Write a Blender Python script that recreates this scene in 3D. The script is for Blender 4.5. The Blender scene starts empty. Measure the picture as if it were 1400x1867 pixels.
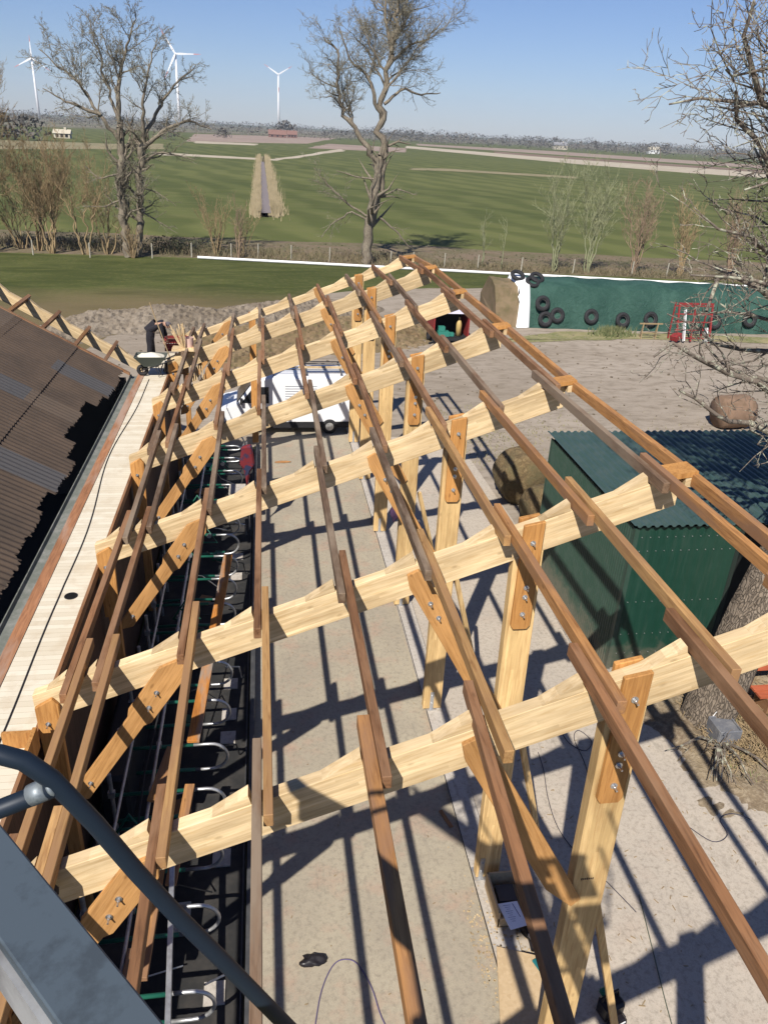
import bpy, bmesh, math, random
from mathutils import Vector, Matrix
R=math.radians
sc=bpy.context.scene
COL=sc.collection
# ---------------- camera, sky, sun, exposure ----------------
F_=Vector((0.14780908,0.88372034,-0.44406176)); R_=Vector((0.9887844,-0.14175604,0.04701738)); U_=Vector((0.02139822,0.44603094,0.89476171))
cd=bpy.data.cameras.new('camera'); cam=bpy.data.objects.new('camera',cd); COL.objects.link(cam)
m=Matrix((R_,U_,-F_)).transposed().to_4x4(); m.translation=Vector((0,0,11.397)); cam.matrix_world=m
cd.sensor_fit='VERTICAL'; cd.sensor_height=24; cd.lens=24*1400.6/1867; cd.clip_start=0.05; cd.clip_end=9000
sc.camera=cam
SUNV=Vector((-.45,-.88,1)).normalized()
w=bpy.data.worlds.new("World"); sc.world=w; w.use_nodes=True
nt=w.node_tree; sky=nt.nodes.new('ShaderNodeTexSky'); sky.sky_type='NISHITA'; sky.sun_disc=False
sky.sun_elevation=R(45.4); sky.sun_rotation=R(207); sky.air_density=1.0; sky.dust_density=.12; sky.ozone_density=2.6
bg=nt.nodes['Background']; bg.inputs[1].default_value=.05
tint=nt.nodes.new('ShaderNodeMix'); tint.data_type='RGBA'; tint.blend_type='MULTIPLY'; tint.inputs[0].default_value=1; tint.inputs[7].default_value=(.84,.95,1.30,1)
nt.links.new(sky.outputs[0],tint.inputs[6]); nt.links.new(tint.outputs[2],bg.inputs[0])
sl=bpy.data.lights.new('sun','SUN'); sl.energy=5.0; sl.angle=R(.53); sl.color=(1,.94,.85)
so=bpy.data.objects.new('sun',sl); so.rotation_mode='QUATERNION'; so.rotation_quaternion=SUNV.to_track_quat('Z','Y'); so.location=(-20,-40,45); COL.objects.link(so)
sc.view_settings.view_transform='Standard'; sc.view_settings.look='None'; sc.view_settings.exposure=.55; sc.view_settings.gamma=1
sc.render.engine='CYCLES'
sc.cycles.max_bounces=6; sc.cycles.volume_bounces=0
# ---------------- materials ----------------
def mat(name,col,rough=.8,metal=0,spec=.3):
    M=bpy.data.materials.new(name); M.use_nodes=True; b=M.node_tree.nodes['Principled BSDF']
    b.inputs['Base Color'].default_value=(*col,1); b.inputs['Roughness'].default_value=rough; b.inputs['Metallic'].default_value=metal
    b.inputs['Specular IOR Level'].default_value=spec
    return M
class NT:
    def __init__(s,M): s.t=M.node_tree; s.n=s.t.nodes; s.b=s.n['Principled BSDF']
    def L(s,a,b): s.t.links.new(a,b)
    def coord(s,scale=(1,1,1),rot=(0,0,0),kind='Object'):
        tc=s.n.new('ShaderNodeTexCoord'); mp=s.n.new('ShaderNodeMapping'); mp.inputs['Scale'].default_value=scale; mp.inputs['Rotation'].default_value=rot
        s.L(tc.outputs[kind],mp.inputs[0]); return mp.outputs[0]
    def noise(s,v,scale,detail=4,rough=.6,dist=0):
        n=s.n.new('ShaderNodeTexNoise'); n.inputs['Scale'].default_value=scale; n.inputs['Detail'].default_value=detail; n.inputs['Roughness'].default_value=rough; n.inputs['Distortion'].default_value=dist
        s.L(v,n.inputs['Vector']); return n.outputs[0]
    def ramp(s,f,stops):
        r=s.n.new('ShaderNodeValToRGB'); e=r.color_ramp.elements
        while len(e)<len(stops): e.new(.5)
        for i,(p,c) in enumerate(stops): e[i].position=p; e[i].color=(*c,1) if len(c)==3 else c
        s.L(f,r.inputs[0]); return r.outputs[0]
    def mix(s,f,a,b,mode='MIX'):
        m=s.n.new('ShaderNodeMix'); m.data_type='RGBA'; m.blend_type=mode
        for sock,v in ((m.inputs[0],f),(m.inputs[6],a),(m.inputs[7],b)):
            if isinstance(v,(int,float)): sock.default_value=v
            elif isinstance(v,tuple): sock.default_value=(*v,1)
            else: s.L(v,sock)
        return m.outputs[2]
    def math(s,op,a,b=0):
        m=s.n.new('ShaderNodeMath'); m.operation=op
        for sock,v in ((m.inputs[0],a),(m.inputs[1],b)):
            if isinstance(v,(int,float)): sock.default_value=v
            else: s.L(v,sock)
        return m.outputs[0]
    def sep(s,v):
        x=s.n.new('ShaderNodeSeparateXYZ'); s.L(v,x.inputs[0]); return x.outputs
    def bump(s,h,st=.3,d=.02):
        b=s.n.new('ShaderNodeBump'); b.inputs['Strength'].default_value=st; b.inputs['Distance'].default_value=d; s.L(h,b.inputs['Height']); s.L(b.outputs[0],s.b.inputs['Normal'])
    def out(s,c): s.L(c,s.b.inputs['Base Color'])
def sc3(c,k): return tuple(x*k for x in c)
def wood(name,base,dark,axis,rot=(0,0,0),lam=0,knots=True,vary=.25,rough=.75,weather=None):
    M=mat(name,base,rough); n=NT(M)
    v=n.coord(rot=rot)
    oi=n.n.new('ShaderNodeObjectInfo'); rnd=oi.outputs['Random']
    add=n.n.new('ShaderNodeVectorMath'); add.operation='ADD'; n.L(v,add.inputs[0])
    cmb=n.n.new('ShaderNodeCombineXYZ'); r50=n.math('MULTIPLY',rnd,50); 
    for i in range(3): n.L(r50,cmb.inputs[i])
    n.L(cmb.outputs[0],add.inputs[1]); vv=add.outputs[0]
    mp=n.n.new('ShaderNodeMapping'); s=[14,14,14]; s[axis]=.9; mp.inputs['Scale'].default_value=s; n.L(vv,mp.inputs[0])
    g=n.noise(mp.outputs[0],2.2,5,.65,.6)
    c=n.ramp(g,[(.3,dark),(.52,base),(.75,sc3(base,1.18))])
    mp2=n.n.new('ShaderNodeMapping'); s=[2.5,2.5,2.5]; s[axis]=.6; mp2.inputs['Scale'].default_value=s; n.L(vv,mp2.inputs[0])
    big=n.noise(mp2.outputs[0],1.3,3)
    c=n.mix(1,c,n.ramp(big,[(.3,(.74,.72,.7)),(.7,(1.12,1.12,1.12))]),'MULTIPLY')
    if knots:
        mp3=n.n.new('ShaderNodeMapping'); s=[5,5,5]; s[axis]=2.2; mp3.inputs['Scale'].default_value=s; n.L(vv,mp3.inputs[0])
        vo=n.n.new('ShaderNodeTexVoronoi'); vo.inputs['Scale'].default_value=1; n.L(mp3.outputs[0],vo.inputs['Vector'])
        k=n.ramp(vo.outputs['Distance'],[(.05,(1,1,1)),(.13,(0,0,0))])
        c=n.mix(n.math('MULTIPLY',k,.55),c,sc3(dark,.55))
    if lam:
        xyz=n.sep(vv); z=n.math('FLOOR',n.math('MULTIPLY',xyz[lam-1],24))
        ca=n.math('FLOOR',n.math('ADD',n.math('MULTIPLY',xyz[axis],.55),n.math('MULTIPLY',z,.37)))
        wn=n.n.new('ShaderNodeTexWhiteNoise'); cc=n.n.new('ShaderNodeCombineXYZ'); n.L(z,cc.inputs[0]); n.L(ca,cc.inputs[1]); n.L(cc.outputs[0],wn.inputs['Vector'])
        wn.noise_dimensions='3D'
        c=n.mix(1,c,n.ramp(wn.outputs[0],[(0,(.82,.8,.76)),(1,(1.1,1.1,1.1))]),'MULTIPLY')
    if vary:
        c=n.mix(1,c,n.ramp(rnd,[(0,(1-vary,)*3),(1,(1+vary*.6,)*3)]),'MULTIPLY')
    if weather:
        mp4=n.n.new('ShaderNodeMapping'); s=[1.5,1.5,1.5]; s[axis]=.35; mp4.inputs['Scale'].default_value=s; n.L(vv,mp4.inputs[0])
        f=n.noise(mp4.outputs[0],1.5,5)
        c=n.mix(n.ramp(f,[(.45,(0,0,0)),(.6,(1,1,1))]),c,weather)
    n.out(c); n.bump(g,.35,.006)
    return M
SL=.36206; TH=math.atan(SL)
GL=(.60,.465,.28); GLd=(.50,.35,.175)
M_raft=wood('glulam_spruce',GL,GLd,0,rot=(0,TH,0),lam=3,vary=.16)
M_raftL=wood('glulam_spruce_mirrored',GL,GLd,0,rot=(0,-math.atan(.57),0),lam=3,vary=.08)
M_post=wood('glulam_post',(.57,.40,.19),(.45,.28,.12),2,lam=1,vary=.15)
M_plate=wood('orange_plank',(.45,.225,.07),(.30,.13,.035),2,vary=.15)
M_knee=wood('orange_brace',(.44,.235,.085),(.31,.15,.045),2,rot=(0,R(-30),0),vary=.12)
M_kneeR=wood('orange_brace_right',(.44,.235,.085),(.31,.15,.045),2,rot=(0,R(26),0),vary=.12)
M_purl=wood('old_brown_timber',(.215,.105,.048),(.10,.046,.021),1,vary=.35,weather=(.25,.14,.075))
M_purlo=wood('orange_brown_timber',(.36,.18,.065),(.20,.09,.03),1,vary=.25,weather=(.24,.13,.07))
M_purld=wood('grey_brown_timber',(.165,.105,.065),(.085,.05,.03),1,vary=.35,weather=(.22,.165,.115))
M_purlg=wood('golden_timber',(.40,.235,.095),(.25,.125,.045),1,vary=.25,weather=(.27,.15,.07))
M_deck=None
M_steel=mat('zinc_steel',(.55,.56,.57),.35,.9); M_galv=mat('galvanised_tube',(.50,.51,.52),.4,.7)
M_black=mat('black_rubber',(.018,.018,.02),.75); M_green=mat('green_paint',(.012,.10,.065),.45)
M_white=mat('white_paint',(.72,.73,.74),.4); M_red=mat('red_paint',(.24,.025,.025),.6)
M_bluegrey=mat('blue_grey_paint',(.075,.098,.12),.5,.2); M_darkblue=mat('dark_blue_paint',(.011,.019,.032),.5,.1)
def dirty(M,col2,scale=3,lo=.45,hi=.7,bump=0):
    n=NT(M); base=tuple(n.b.inputs['Base Color'].default_value)[:3]
    f=n.noise(n.coord(),scale,6,.65); n.out(n.mix(n.ramp(f,[(lo,(0,0,0)),(hi,(1,1,1))]),base,col2))
    if bump: n.bump(f,bump,.02)
    return M
dirty(M_bluegrey,(.055,.07,.085),5,.5,.62); dirty(M_white,(.6,.6,.58),2); dirty(M_red,(.10,.03,.025),7); dirty(M_galv,(.32,.32,.33),8)
def ground_mat(name,c1,c2,c3,s1=.3,s2=6,bump=.4,stretch=(1,1,1),rot=0):
    M=mat(name,c1,.95,0,.1); n=NT(M); v=n.coord(stretch,(0,0,rot))
    a=n.noise(v,s1,6,.6,.4); b=n.noise(v,s2,5,.7)
    c=n.mix(n.ramp(a,[(.38,(0,0,0)),(.62,(1,1,1))]),c1,c2)
    c=n.mix(n.ramp(b,[(.45,(0,0,0)),(.75,(1,1,1))]),c,c3)
    n.out(c); n.bump(b,bump,.05); return M
M_field=ground_mat('field_grass',(.100,.112,.036),(.074,.088,.027),(.115,.116,.044),.02,.35,.2,(.25,1,1),R(-28))
n=NT(M_field); src=n.b.inputs['Base Color'].links[0].from_socket; wv=n.n.new('ShaderNodeTexWave'); wv.inputs['Scale'].default_value=.03; wv.inputs['Distortion'].default_value=6; wv.inputs['Detail'].default_value=4; wv.inputs['Detail Scale'].default_value=1.5
n.L(n.coord((1,1,1),(0,0,R(-18))),wv.inputs['Vector']); n.out(n.mix(1,src,n.ramp(wv.outputs['Fac'],[(.2,(.82,.85,.82)),(.8,(1.10,1.08,1.10))]),'MULTIPLY'))
M_lawn=ground_mat('lawn_grass',(.076,.088,.026),(.054,.067,.018),(.12,.11,.045),.12,2.5,.5)
n=NT(M_lawn); src=n.b.inputs['Base Color'].links[0].from_socket; v=n.coord((.5,1.6,1)); a=n.noise(v,.35,6,.7,.8); b=n.noise(n.coord((.06,.12,1)),1.0,4,.6)
sx=n.sep(n.coord()); wornf=n.math('MULTIPLY',n.math('SUBTRACT',68,sx[1]),.07); wf=n.math('MULTIPLY',n.ramp(n.math('ADD',n.math('MULTIPLY',wornf,.55),n.math('MULTIPLY',b,.55)),[(.52,(0,0,0)),(.85,(1,1,1))]),.75)
c=n.mix(n.ramp(a,[(.42,(0,0,0)),(.62,(1,1,1))]),src,(.046,.056,.016)); c=n.mix(wf,c,(.155,.115,.065)); n.out(c)
M_yard=ground_mat('yard_dirt',(.315,.27,.22),(.25,.21,.165),(.165,.135,.10),.16,2.2,.6,(.45,1,1))
M_soil=ground_mat('leafy_soil',(.25,.20,.13),(.16,.12,.08),(.34,.28,.20),.8,9,1)
M_mound=ground_mat('dry_earth',(.225,.19,.15),(.165,.135,.10),(.08,.065,.05),.5,3,1)
M_moundgrass=ground_mat('rough_bank',(.21,.155,.095),(.15,.105,.06),(.10,.09,.04),.3,3,.9)
M_pink=ground_mat('bare_soil_field',(.25,.19,.155),(.30,.235,.19),(.21,.16,.13),.02,.2,0)
M_pale=ground_mat('pale_stubble',(.36,.31,.235),(.42,.37,.29),(.30,.26,.19),.02,.2,0)
M_brownf=ground_mat('brown_ploughed',(.17,.12,.085),(.2,.145,.11),(.13,.09,.07),.02,.2,0)
M_tan=ground_mat('reed_tan',(.23,.19,.11),(.16,.15,.075),(.29,.25,.17),.1,1.2,.4)
M_ditchw=mat('ditch_water',(.19,.165,.165),.75,0,.15)
M_earth2=ground_mat('brown_earth_band',(.16,.12,.08),(.10,.095,.045),(.2,.16,.12),.3,2,.5)
def concrete(name,c,c2,red=.5):
    M=mat(name,c,.9,0,.2); n=NT(M); v=n.coord()
    a=n.noise(v,.55,7,.62,.3); b=n.noise(v,11,6,.75); d=n.noise(v,1.3,5,.6); e=n.noise(v,60,3,.8)
    k=n.mix(n.ramp(a,[(.35,(0,0,0)),(.68,(1,1,1))]),c,c2)
    k=n.mix(n.math('MULTIPLY',n.ramp(d,[(.52,(0,0,0)),(.72,(1,1,1))]),red),k,(.37,.25,.185))
    k=n.mix(n.math('MULTIPLY',n.ramp(b,[(.48,(0,0,0)),(.68,(1,1,1))]),.55),k,(.17,.145,.115))
    k=n.mix(1,k,n.ramp(e,[(.3,(.86,.86,.86)),(.7,(1.08,1.08,1.08))]),'MULTIPLY')
    h=n.noise(n.coord((1,.25,1)),2.2,6,.7,1.5); k=n.mix(n.math('MULTIPLY',n.ramp(h,[(.58,(0,0,0)),(.66,(1,1,1))]),.35),k,(.20,.175,.14))
    n.out(k); n.bump(b,.25,.01); return M
M_floor=concrete('barn_concrete',(.36,.318,.238),(.285,.25,.195),.8)
M_apron=concrete('apron_concrete',(.44,.385,.315),(.38,.335,.28),.2)
M_kerb=concrete('kerb_concrete',(.46,.42,.37),(.38,.35,.31),.1)
M_gravel=ground_mat('gravel',(.42,.38,.33),(.30,.26,.22),(.16,.14,.12),3,25,1)
M_bark=mat('bark',(.17,.145,.11),.95); n=NT(M_bark); v=n.coord((1,1,.25)); f=n.noise(v,9,6,.7,1)
n.out(n.ramp(f,[(.3,(.055,.045,.035)),(.5,(.18,.15,.115)),(.7,(.27,.245,.17))])); n.bump(f,1,.05)
M_bark2=mat('bark_near',(.17,.14,.11),.95); n=NT(M_bark2); v=n.coord((1,1,.35))
vo=n.n.new('ShaderNodeTexVoronoi'); vo.inputs['Scale'].default_value=13; vo.feature='DISTANCE_TO_EDGE'
nv=n.n.new('ShaderNodeTexNoise'); nv.inputs['Scale'].default_value=6; n.L(v,nv.inputs['Vector']); av=n.n.new('ShaderNodeVectorMath'); av.operation='MULTIPLY_ADD'; n.L(nv.outputs['Color'],av.inputs[0]); av.inputs[1].default_value=(.35,.35,.35); n.L(v,av.inputs[2]); n.L(av.outputs[0],vo.inputs['Vector'])
f=n.noise(v,12,6,.7,1); c=n.ramp(f,[(.3,(.09,.07,.05)),(.55,(.21,.17,.13)),(.75,(.30,.25,.19))]); g=n.ramp(vo.outputs['Distance'],[(0,(.4,.4,.4)),(.16,(1,1,1))])
n.out(n.mix(1,c,g,'MULTIPLY')); n.bump(g,.9,.03)
M_twig=dirty(mat('twig_grey',(.16,.14,.10),.9),(.26,.25,.19),3)
M_twigb=dirty(mat('twig_tan',(.27,.20,.11),.9),(.20,.14,.08),1)
M_twigr=dirty(mat('twig_reddish',(.24,.17,.115),.9),(.17,.125,.085),1)
M_twigg=dirty(mat('twig_green_grey',(.22,.23,.13),.9),(.13,.13,.08),1)
M_lichen=dirty(mat('twig_lichen',(.13,.105,.085),.9),(.34,.34,.26),7,.5,.62)
# ---------------- mesh helpers ----------------
class MB:
    def __init__(s): s.v=[]; s.f=[]
    def box(s,c,d,rot=None):
        c=Vector(c); hx,hy,hz=[x/2 for x in d]; b=len(s.v)
        for x in (-hx,hx):
            for y in (-hy,hy):
                for z in (-hz,hz):
                    p=Vector((x,y,z)); p=(rot@p) if rot else p; s.v.append(c+p)
        s.f+=[tuple(b+i for i in q) for q in ((0,1,3,2),(4,6,7,5),(0,4,5,1),(2,3,7,6),(0,2,6,4),(1,5,7,3))]; return s
    def beam(s,a,b,w,h,up=(0,0,1)):
        a=Vector(a); b=Vector(b); y=(b-a); L=y.length; y.normalize(); u=Vector(up); x=y.cross(u).normalized(); z=x.cross(y)
        return s.box((a+b)/2,(w,L,h),Matrix((x,y,z)).transposed())
    def prism(s,poly,a0,a1,axis='y'):
        b=len(s.v); n=len(poly)
        for a in (a0,a1):
            for p,q in poly: s.v.append(Vector((p,a,q)) if axis=='y' else (Vector((a,p,q)) if axis=='x' else Vector((p,q,a))))
        s.f.append(tuple(range(b,b+n))); s.f.append(tuple(range(b+2*n-1,b+n-1,-1)))
        for i in range(n): j=(i+1)%n; s.f.append((b+i,b+n+i,b+n+j,b+j))
        return s
    def tube(s,pts,rad,n=8,cap=True):
        pts=[Vector(p) for p in pts]; b=len(s.v); N=len(pts)
        if not isinstance(rad,(list,tuple)): rad=[rad]*N
        t0=(pts[1]-pts[0]).normalized(); x=t0.orthogonal().normalized()
        for i,p in enumerate(pts):
            t=(pts[min(i+1,N-1)]-pts[max(i-1,0)])
            t=t.normalized() if t.length>1e-9 else t0
            x=(x-t*x.dot(t)); x=x.normalized() if x.length>1e-6 else t.orthogonal().normalized(); y=t.cross(x)
            for k in range(n):
                a=2*math.pi*k/n; s.v.append(p+(x*math.cos(a)+y*math.sin(a))*rad[i])
        for i in range(N-1):
            for k in range(n):
                k2=(k+1)%n; s.f.append((b+i*n+k,b+i*n+k2,b+(i+1)*n+k2,b+(i+1)*n+k))
        if cap: s.f.append(tuple(b+k for k in range(n-1,-1,-1))); s.f.append(tuple(b+(N-1)*n+k for k in range(n)))
        return s
    def cyl(s,a,b,r,n=12): return s.tube([a,b],r,n)
    def torus(s,c,R0,r,nrm=(0,0,1),n=20,m=8,sq=1):
        c=Vector(c); z=Vector(nrm).normalized(); x=z.orthogonal().normalized(); y=z.cross(x); b=len(s.v)
        for i in range(n):
            a=2*math.pi*i/n; d=x*math.cos(a)+y*math.sin(a)
            for j in range(m):
                t=2*math.pi*j/m; s.v.append(c+d*(R0+r*math.cos(t))+z*(r*sq*math.sin(t)))
        for i in range(n):
            for j in range(m):
                i2=(i+1)%n; j2=(j+1)%m; s.f.append((b+i*m+j,b+i2*m+j,b+i2*m+j2,b+i*m+j2))
        return s
    def quad(s,*p):
        b=len(s.v); s.v+= [Vector(q) for q in p]; s.f.append(tuple(range(b,b+len(p)))); return s
ORG={}
def obj(name,mb,M,parent=None,smooth=False,org=None,bevel=0):
    o_=Vector(org) if org else (ORG[parent.name] if parent else Vector((0,0,0)))
    me=bpy.data.meshes.new(name); me.from_pydata([tuple(v-o_) for v in mb.v],[],mb.f); me.update()
    bm=bmesh.new(); bm.from_mesh(me); bmesh.ops.recalc_face_normals(bm,faces=bm.faces); bm.to_mesh(me); bm.free()
    if smooth: me.polygons.foreach_set('use_smooth',[True]*len(me.polygons))
    me.materials.append(M); o=bpy.data.objects.new(name,me); COL.objects.link(o)
    if parent: o.parent=parent
    else: o.location=o_
    ORG[o.name]=o_
    if bevel:
        bv=o.modifiers.new('bevel','BEVEL'); bv.width=bevel; bv.segments=1; bv.limit_method='ANGLE'
    return o
def tag(o,label=None,cat=None,group=None,kind=None):
    if label: o['label']=label
    if cat: o['category']=cat
    if group: o['group']=group
    if kind: o['kind']=kind
    return o
def thing(name,label,cat,loc,group=None):
    o=bpy.data.objects.new(name,None); o.empty_display_size=.2; o.location=loc; COL.objects.link(o); ORG[o.name]=Vector(loc); return tag(o,label,cat,group)
def st(name,mb,M,smooth=False): return tag(obj(name,mb,M,smooth=smooth),kind='structure')
def poly_sheet(pts,z): mb=MB(); mb.quad(*[(x,y,z) for x,y in pts]); return mb
ORD=['zeroth','first','second','third','fourth','fifth','sixth','seventh','eighth','ninth','tenth','eleventh','twelfth','thirteenth','fourteenth','fifteenth']
M_stamp=mat('stamp_ink',(.07,.05,.04),.9)
ORDX=ORD+['sixteenth','seventeenth','eighteenth','nineteenth','twentieth','twenty-first','twenty-second','twenty-third']
rnd=random.Random(7)
# ---------------- frame data ----------------
FY=[1.0,5.442,8.559,12.835,16.968,21.15,25.19,28.842]
DZ=[.05,.0505,.05,-.038,-.004,-.02,-.019,-.0195]
ZB=5.1085
def zr(X,i): return ZB+SL*X+DZ[i]
def DP(i): return .27 if i==7 else .47
# ---------------- ground ----------------
def grid(x0,x1,y0,y1,nx,ny,fz):
    mb=MB()
    for j in range(ny+1):
        for i in range(nx+1):
            x=x0+(x1-x0)*i/nx; y=y0+(y1-y0)*j/ny; mb.v.append(Vector((x,y,fz(x,y))))
    for j in range(ny):
        for i in range(nx):
            a=j*(nx+1)+i; mb.f.append((a,a+1,a+nx+2,a+nx+1))
    return mb
st('ground',poly_sheet([(-7000,-200),(7000,-200),(7000,7000),(-7000,7000)],-.02),M_field)
def wob(pts,amp,seed,n=8):
    r=random.Random(seed); out=[]
    for i in range(len(pts)):
        a=pts[i]; b=pts[(i+1)%len(pts)]
        for k in range(n):
            t=k/n; x=a[0]+(b[0]-a[0])*t; y=a[1]+(b[1]-a[1])*t
            out.append((x+r.uniform(-amp,amp),y+r.uniform(-amp,amp)) if k else (x,y))
    return out
st('lawn',poly_sheet([(-70,30),(14,30),(40,60),(44,68.5),(22.7,71),(-6,75.6),(-70,77)],-.008),M_lawn)
st('earth_strip',poly_sheet(wob([(-70,77.2),(-6,76.2),(24,71.8),(60,69),(75,80),(47,85),(8,90),(-27,92),(-70,95)],.8,3),-.012),M_earth2)
yard=[(-13,28.5),(-9,46),(-4,52),(4,60),(10,63),(19,64),(20,56),(50,54),(80,50),(80,10),(30,5),(7.2,5),(7.2,28.5),(-1,28.6)]
st('yard',poly_sheet(wob(yard,.12,5),0),M_yard)
st('barn_floor',poly_sheet([(-.5,-4),(3.32,-4),(3.32,31.5),(-.5,31.5)],.012),M_floor)
st('apron',poly_sheet([(3.30,-6),(22,-6),(22,9.7),(9.6,9.75),(9.0,10.1),(8.55,10.8),(8.2,12.0),(7.9,14),(8.0,22),(7.8,29.3),(3.30,29.8)],.006),M_apron)
mb=MB(); mb.box((3.52,14.5,.04),(.42,37,.08)); st('post_plinth',mb,M_kerb)
st('gravel_strip',poly_sheet(wob([(7.45,12.5),(8.1,12.5),(8.1,20),(7.55,20)],.04,9),.012),M_gravel)
mb=grid(7.9,22,9.4,13.9,110,50,lambda x,y:-.09*max(0,min(1,max((9.95-y)/.25,((8.15+max(0,12.2-y)*.42)-x)/.2)))+.03+.05*math.sin(x*5.1+y*2)*math.sin(y*3.7)+rnd.uniform(0,.05)+.05*max(0,min(1,(x-8.1)*2)))
st('soil',mb,M_soil,True)
st('grass_verge',poly_sheet(wob([(14,46.3),(20,48.9),(48,47.2),(48,45.2),(24,47),(15,45.8)],.25,11),.02),ground_mat('worn_verge',(.26,.23,.12),(.12,.14,.05),(.3,.25,.17),.5,4,.7))
mb=MB(); rs=random.Random(91)
for q in range(900):
    x=rs.uniform(-8,45); y_=rs.uniform(30,48); s_=rs.uniform(.03,.12); mb.box((x,y_,s_*.25),(s_,s_*rs.uniform(.5,1),s_*.6),Matrix.Rotation(rs.uniform(0,3),3,'Z')@Matrix.Rotation(rs.uniform(-.4,.4),3,'X'))
tag(obj('yard_stones',mb,M_mound,org=(10,40,0)),kind='stuff')
mb=MB()
for q in range(1600):
    x=rs.choice([rs.uniform(6,14),rs.gauss(9,.8),rs.uniform(8,40)]); y_=rs.choice([rs.uniform(26,34),rs.gauss(30,1)]); h=rs.uniform(.04,.16); mb.quad((x-.015,y_,0),(x+.015,y_,0),(x+rs.gauss(0,.08),y_+rs.gauss(0,.08),h))
tag(obj('yard_weeds',mb,dirty(mat('dry_weed',(.20,.19,.09),.9),(.3,.25,.15),2),org=(10,30,0)),kind='stuff')
# far fields
PALE=[(130.3,763.9),(211.0,548.9),(258.2,486.4),(291.8,452.3),(233.2,360.4),(204.0,383.3),(171.0,443.8),(112.6,659.6)]
BROWN=[(196.9,706.2),(239.0,622.3),(288.8,544.8),(324.4,503.5),(291.8,452.3),(258.2,486.4),(211.0,548.9),(177.2,635.3)]
PINK2=[(174.8,951.8),(316.3,909.7),(394.1,745.3),(433.3,674.3),(354.1,550.0),(317.1,598.6),(245.6,705.2),(152.4,829.4)]
far=[('pink_strip',PINK2,M_pink),('pink_field',[(-64,855),(108,1176),(34.1,640),(-44.5,525)],M_pink),('pale_strip',[(-41.5,550),(-2.2,560),(-3.6,513),(-37.4,496)],M_pale),
('pale_field',PALE,M_pale),('ploughed_field',BROWN,M_brownf),
('soil_field',[(54,684),(112.6,659),(88.5,517),(27,507)],M_pink),('farm_track',[(-40.8,333.8),(4.7,318.5),(7,331.8),(47.9,520),(48,487),(5.5,304.6),(-37.7,307.9)],M_pale),
('tan_strip',[(-180,391),(-112,391),(-69.7,410),(-49.7,454),(-40.6,370),(-85,295),(-180,290)],M_tan),('reed_strip',[(52.9,296),(68,301.8),(110.6,285),(104,268.5),(64,283.5),(49.8,278.6)],M_tan),
('ditch_bank',[(-1.3,337),(1.7,343),(2.1,117),(.4,114),(-1.1,116)],M_tan)]
for k,(nm,p,M) in enumerate(far): st(nm,poly_sheet(wob(p,1.2 if nm!='ditch_bank' else .55,20+k,10 if nm!='ditch_bank' else 60),-.01+.004*k+(.03 if nm=='ploughed_field' else 0)),M)
st('ditch_water',poly_sheet([(-.4,290),(.9,290),(1.2,119),(-.4,119)],.05),M_ditchw)
st('far_fields',poly_sheet([(-900,900),(-300,700),(500,1500),(1400,900),(3500,1500),(3500,3200),(-2500,3200)],.12),ground_mat('far_mix',(.12,.125,.07),(.20,.17,.12),(.09,.085,.06),.004,.02,0))
# earth mounds
def hump(cx,cy,ax,ay,h): return lambda x,y: h*math.exp(-((x-cx)/ax)**2-((y-cy)/ay)**2)
hs=[hump(-10,49,2.0,1.8,.85),hump(-6.2,49.5,2.4,2.0,1.15),hump(-2.8,50.2,2.3,1.6,.7),hump(.5,53,3,2,.6),hump(4,55,3.5,2.2,.6),hump(-12,46,2,2,.5)]
hr=random.Random(3)
mb=grid(-17,10,42,60,150,100,lambda x,y: sum(h(x,y) for h in hs)+(hr.uniform(-.12,.12) if sum(h(x,y) for h in hs)>.15 else 0)-.12)
tag(obj('earth_mound',mb,M_mound),kind='structure')
hs2=[hump(1.5,46,5,2.6,.9),hump(6,48.5,3.5,3,.7),hump(-1,41,2,1.5,.35)]
mb=grid(-8,12,38,55,110,90,lambda x,y: sum(h(x,y) for h in hs2)+(hr.uniform(-.1,.1) if sum(h(x,y) for h in hs2)>.12 else 0)-.12)
tag(obj('rough_bank',mb,M_moundgrass),kind='structure')
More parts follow.
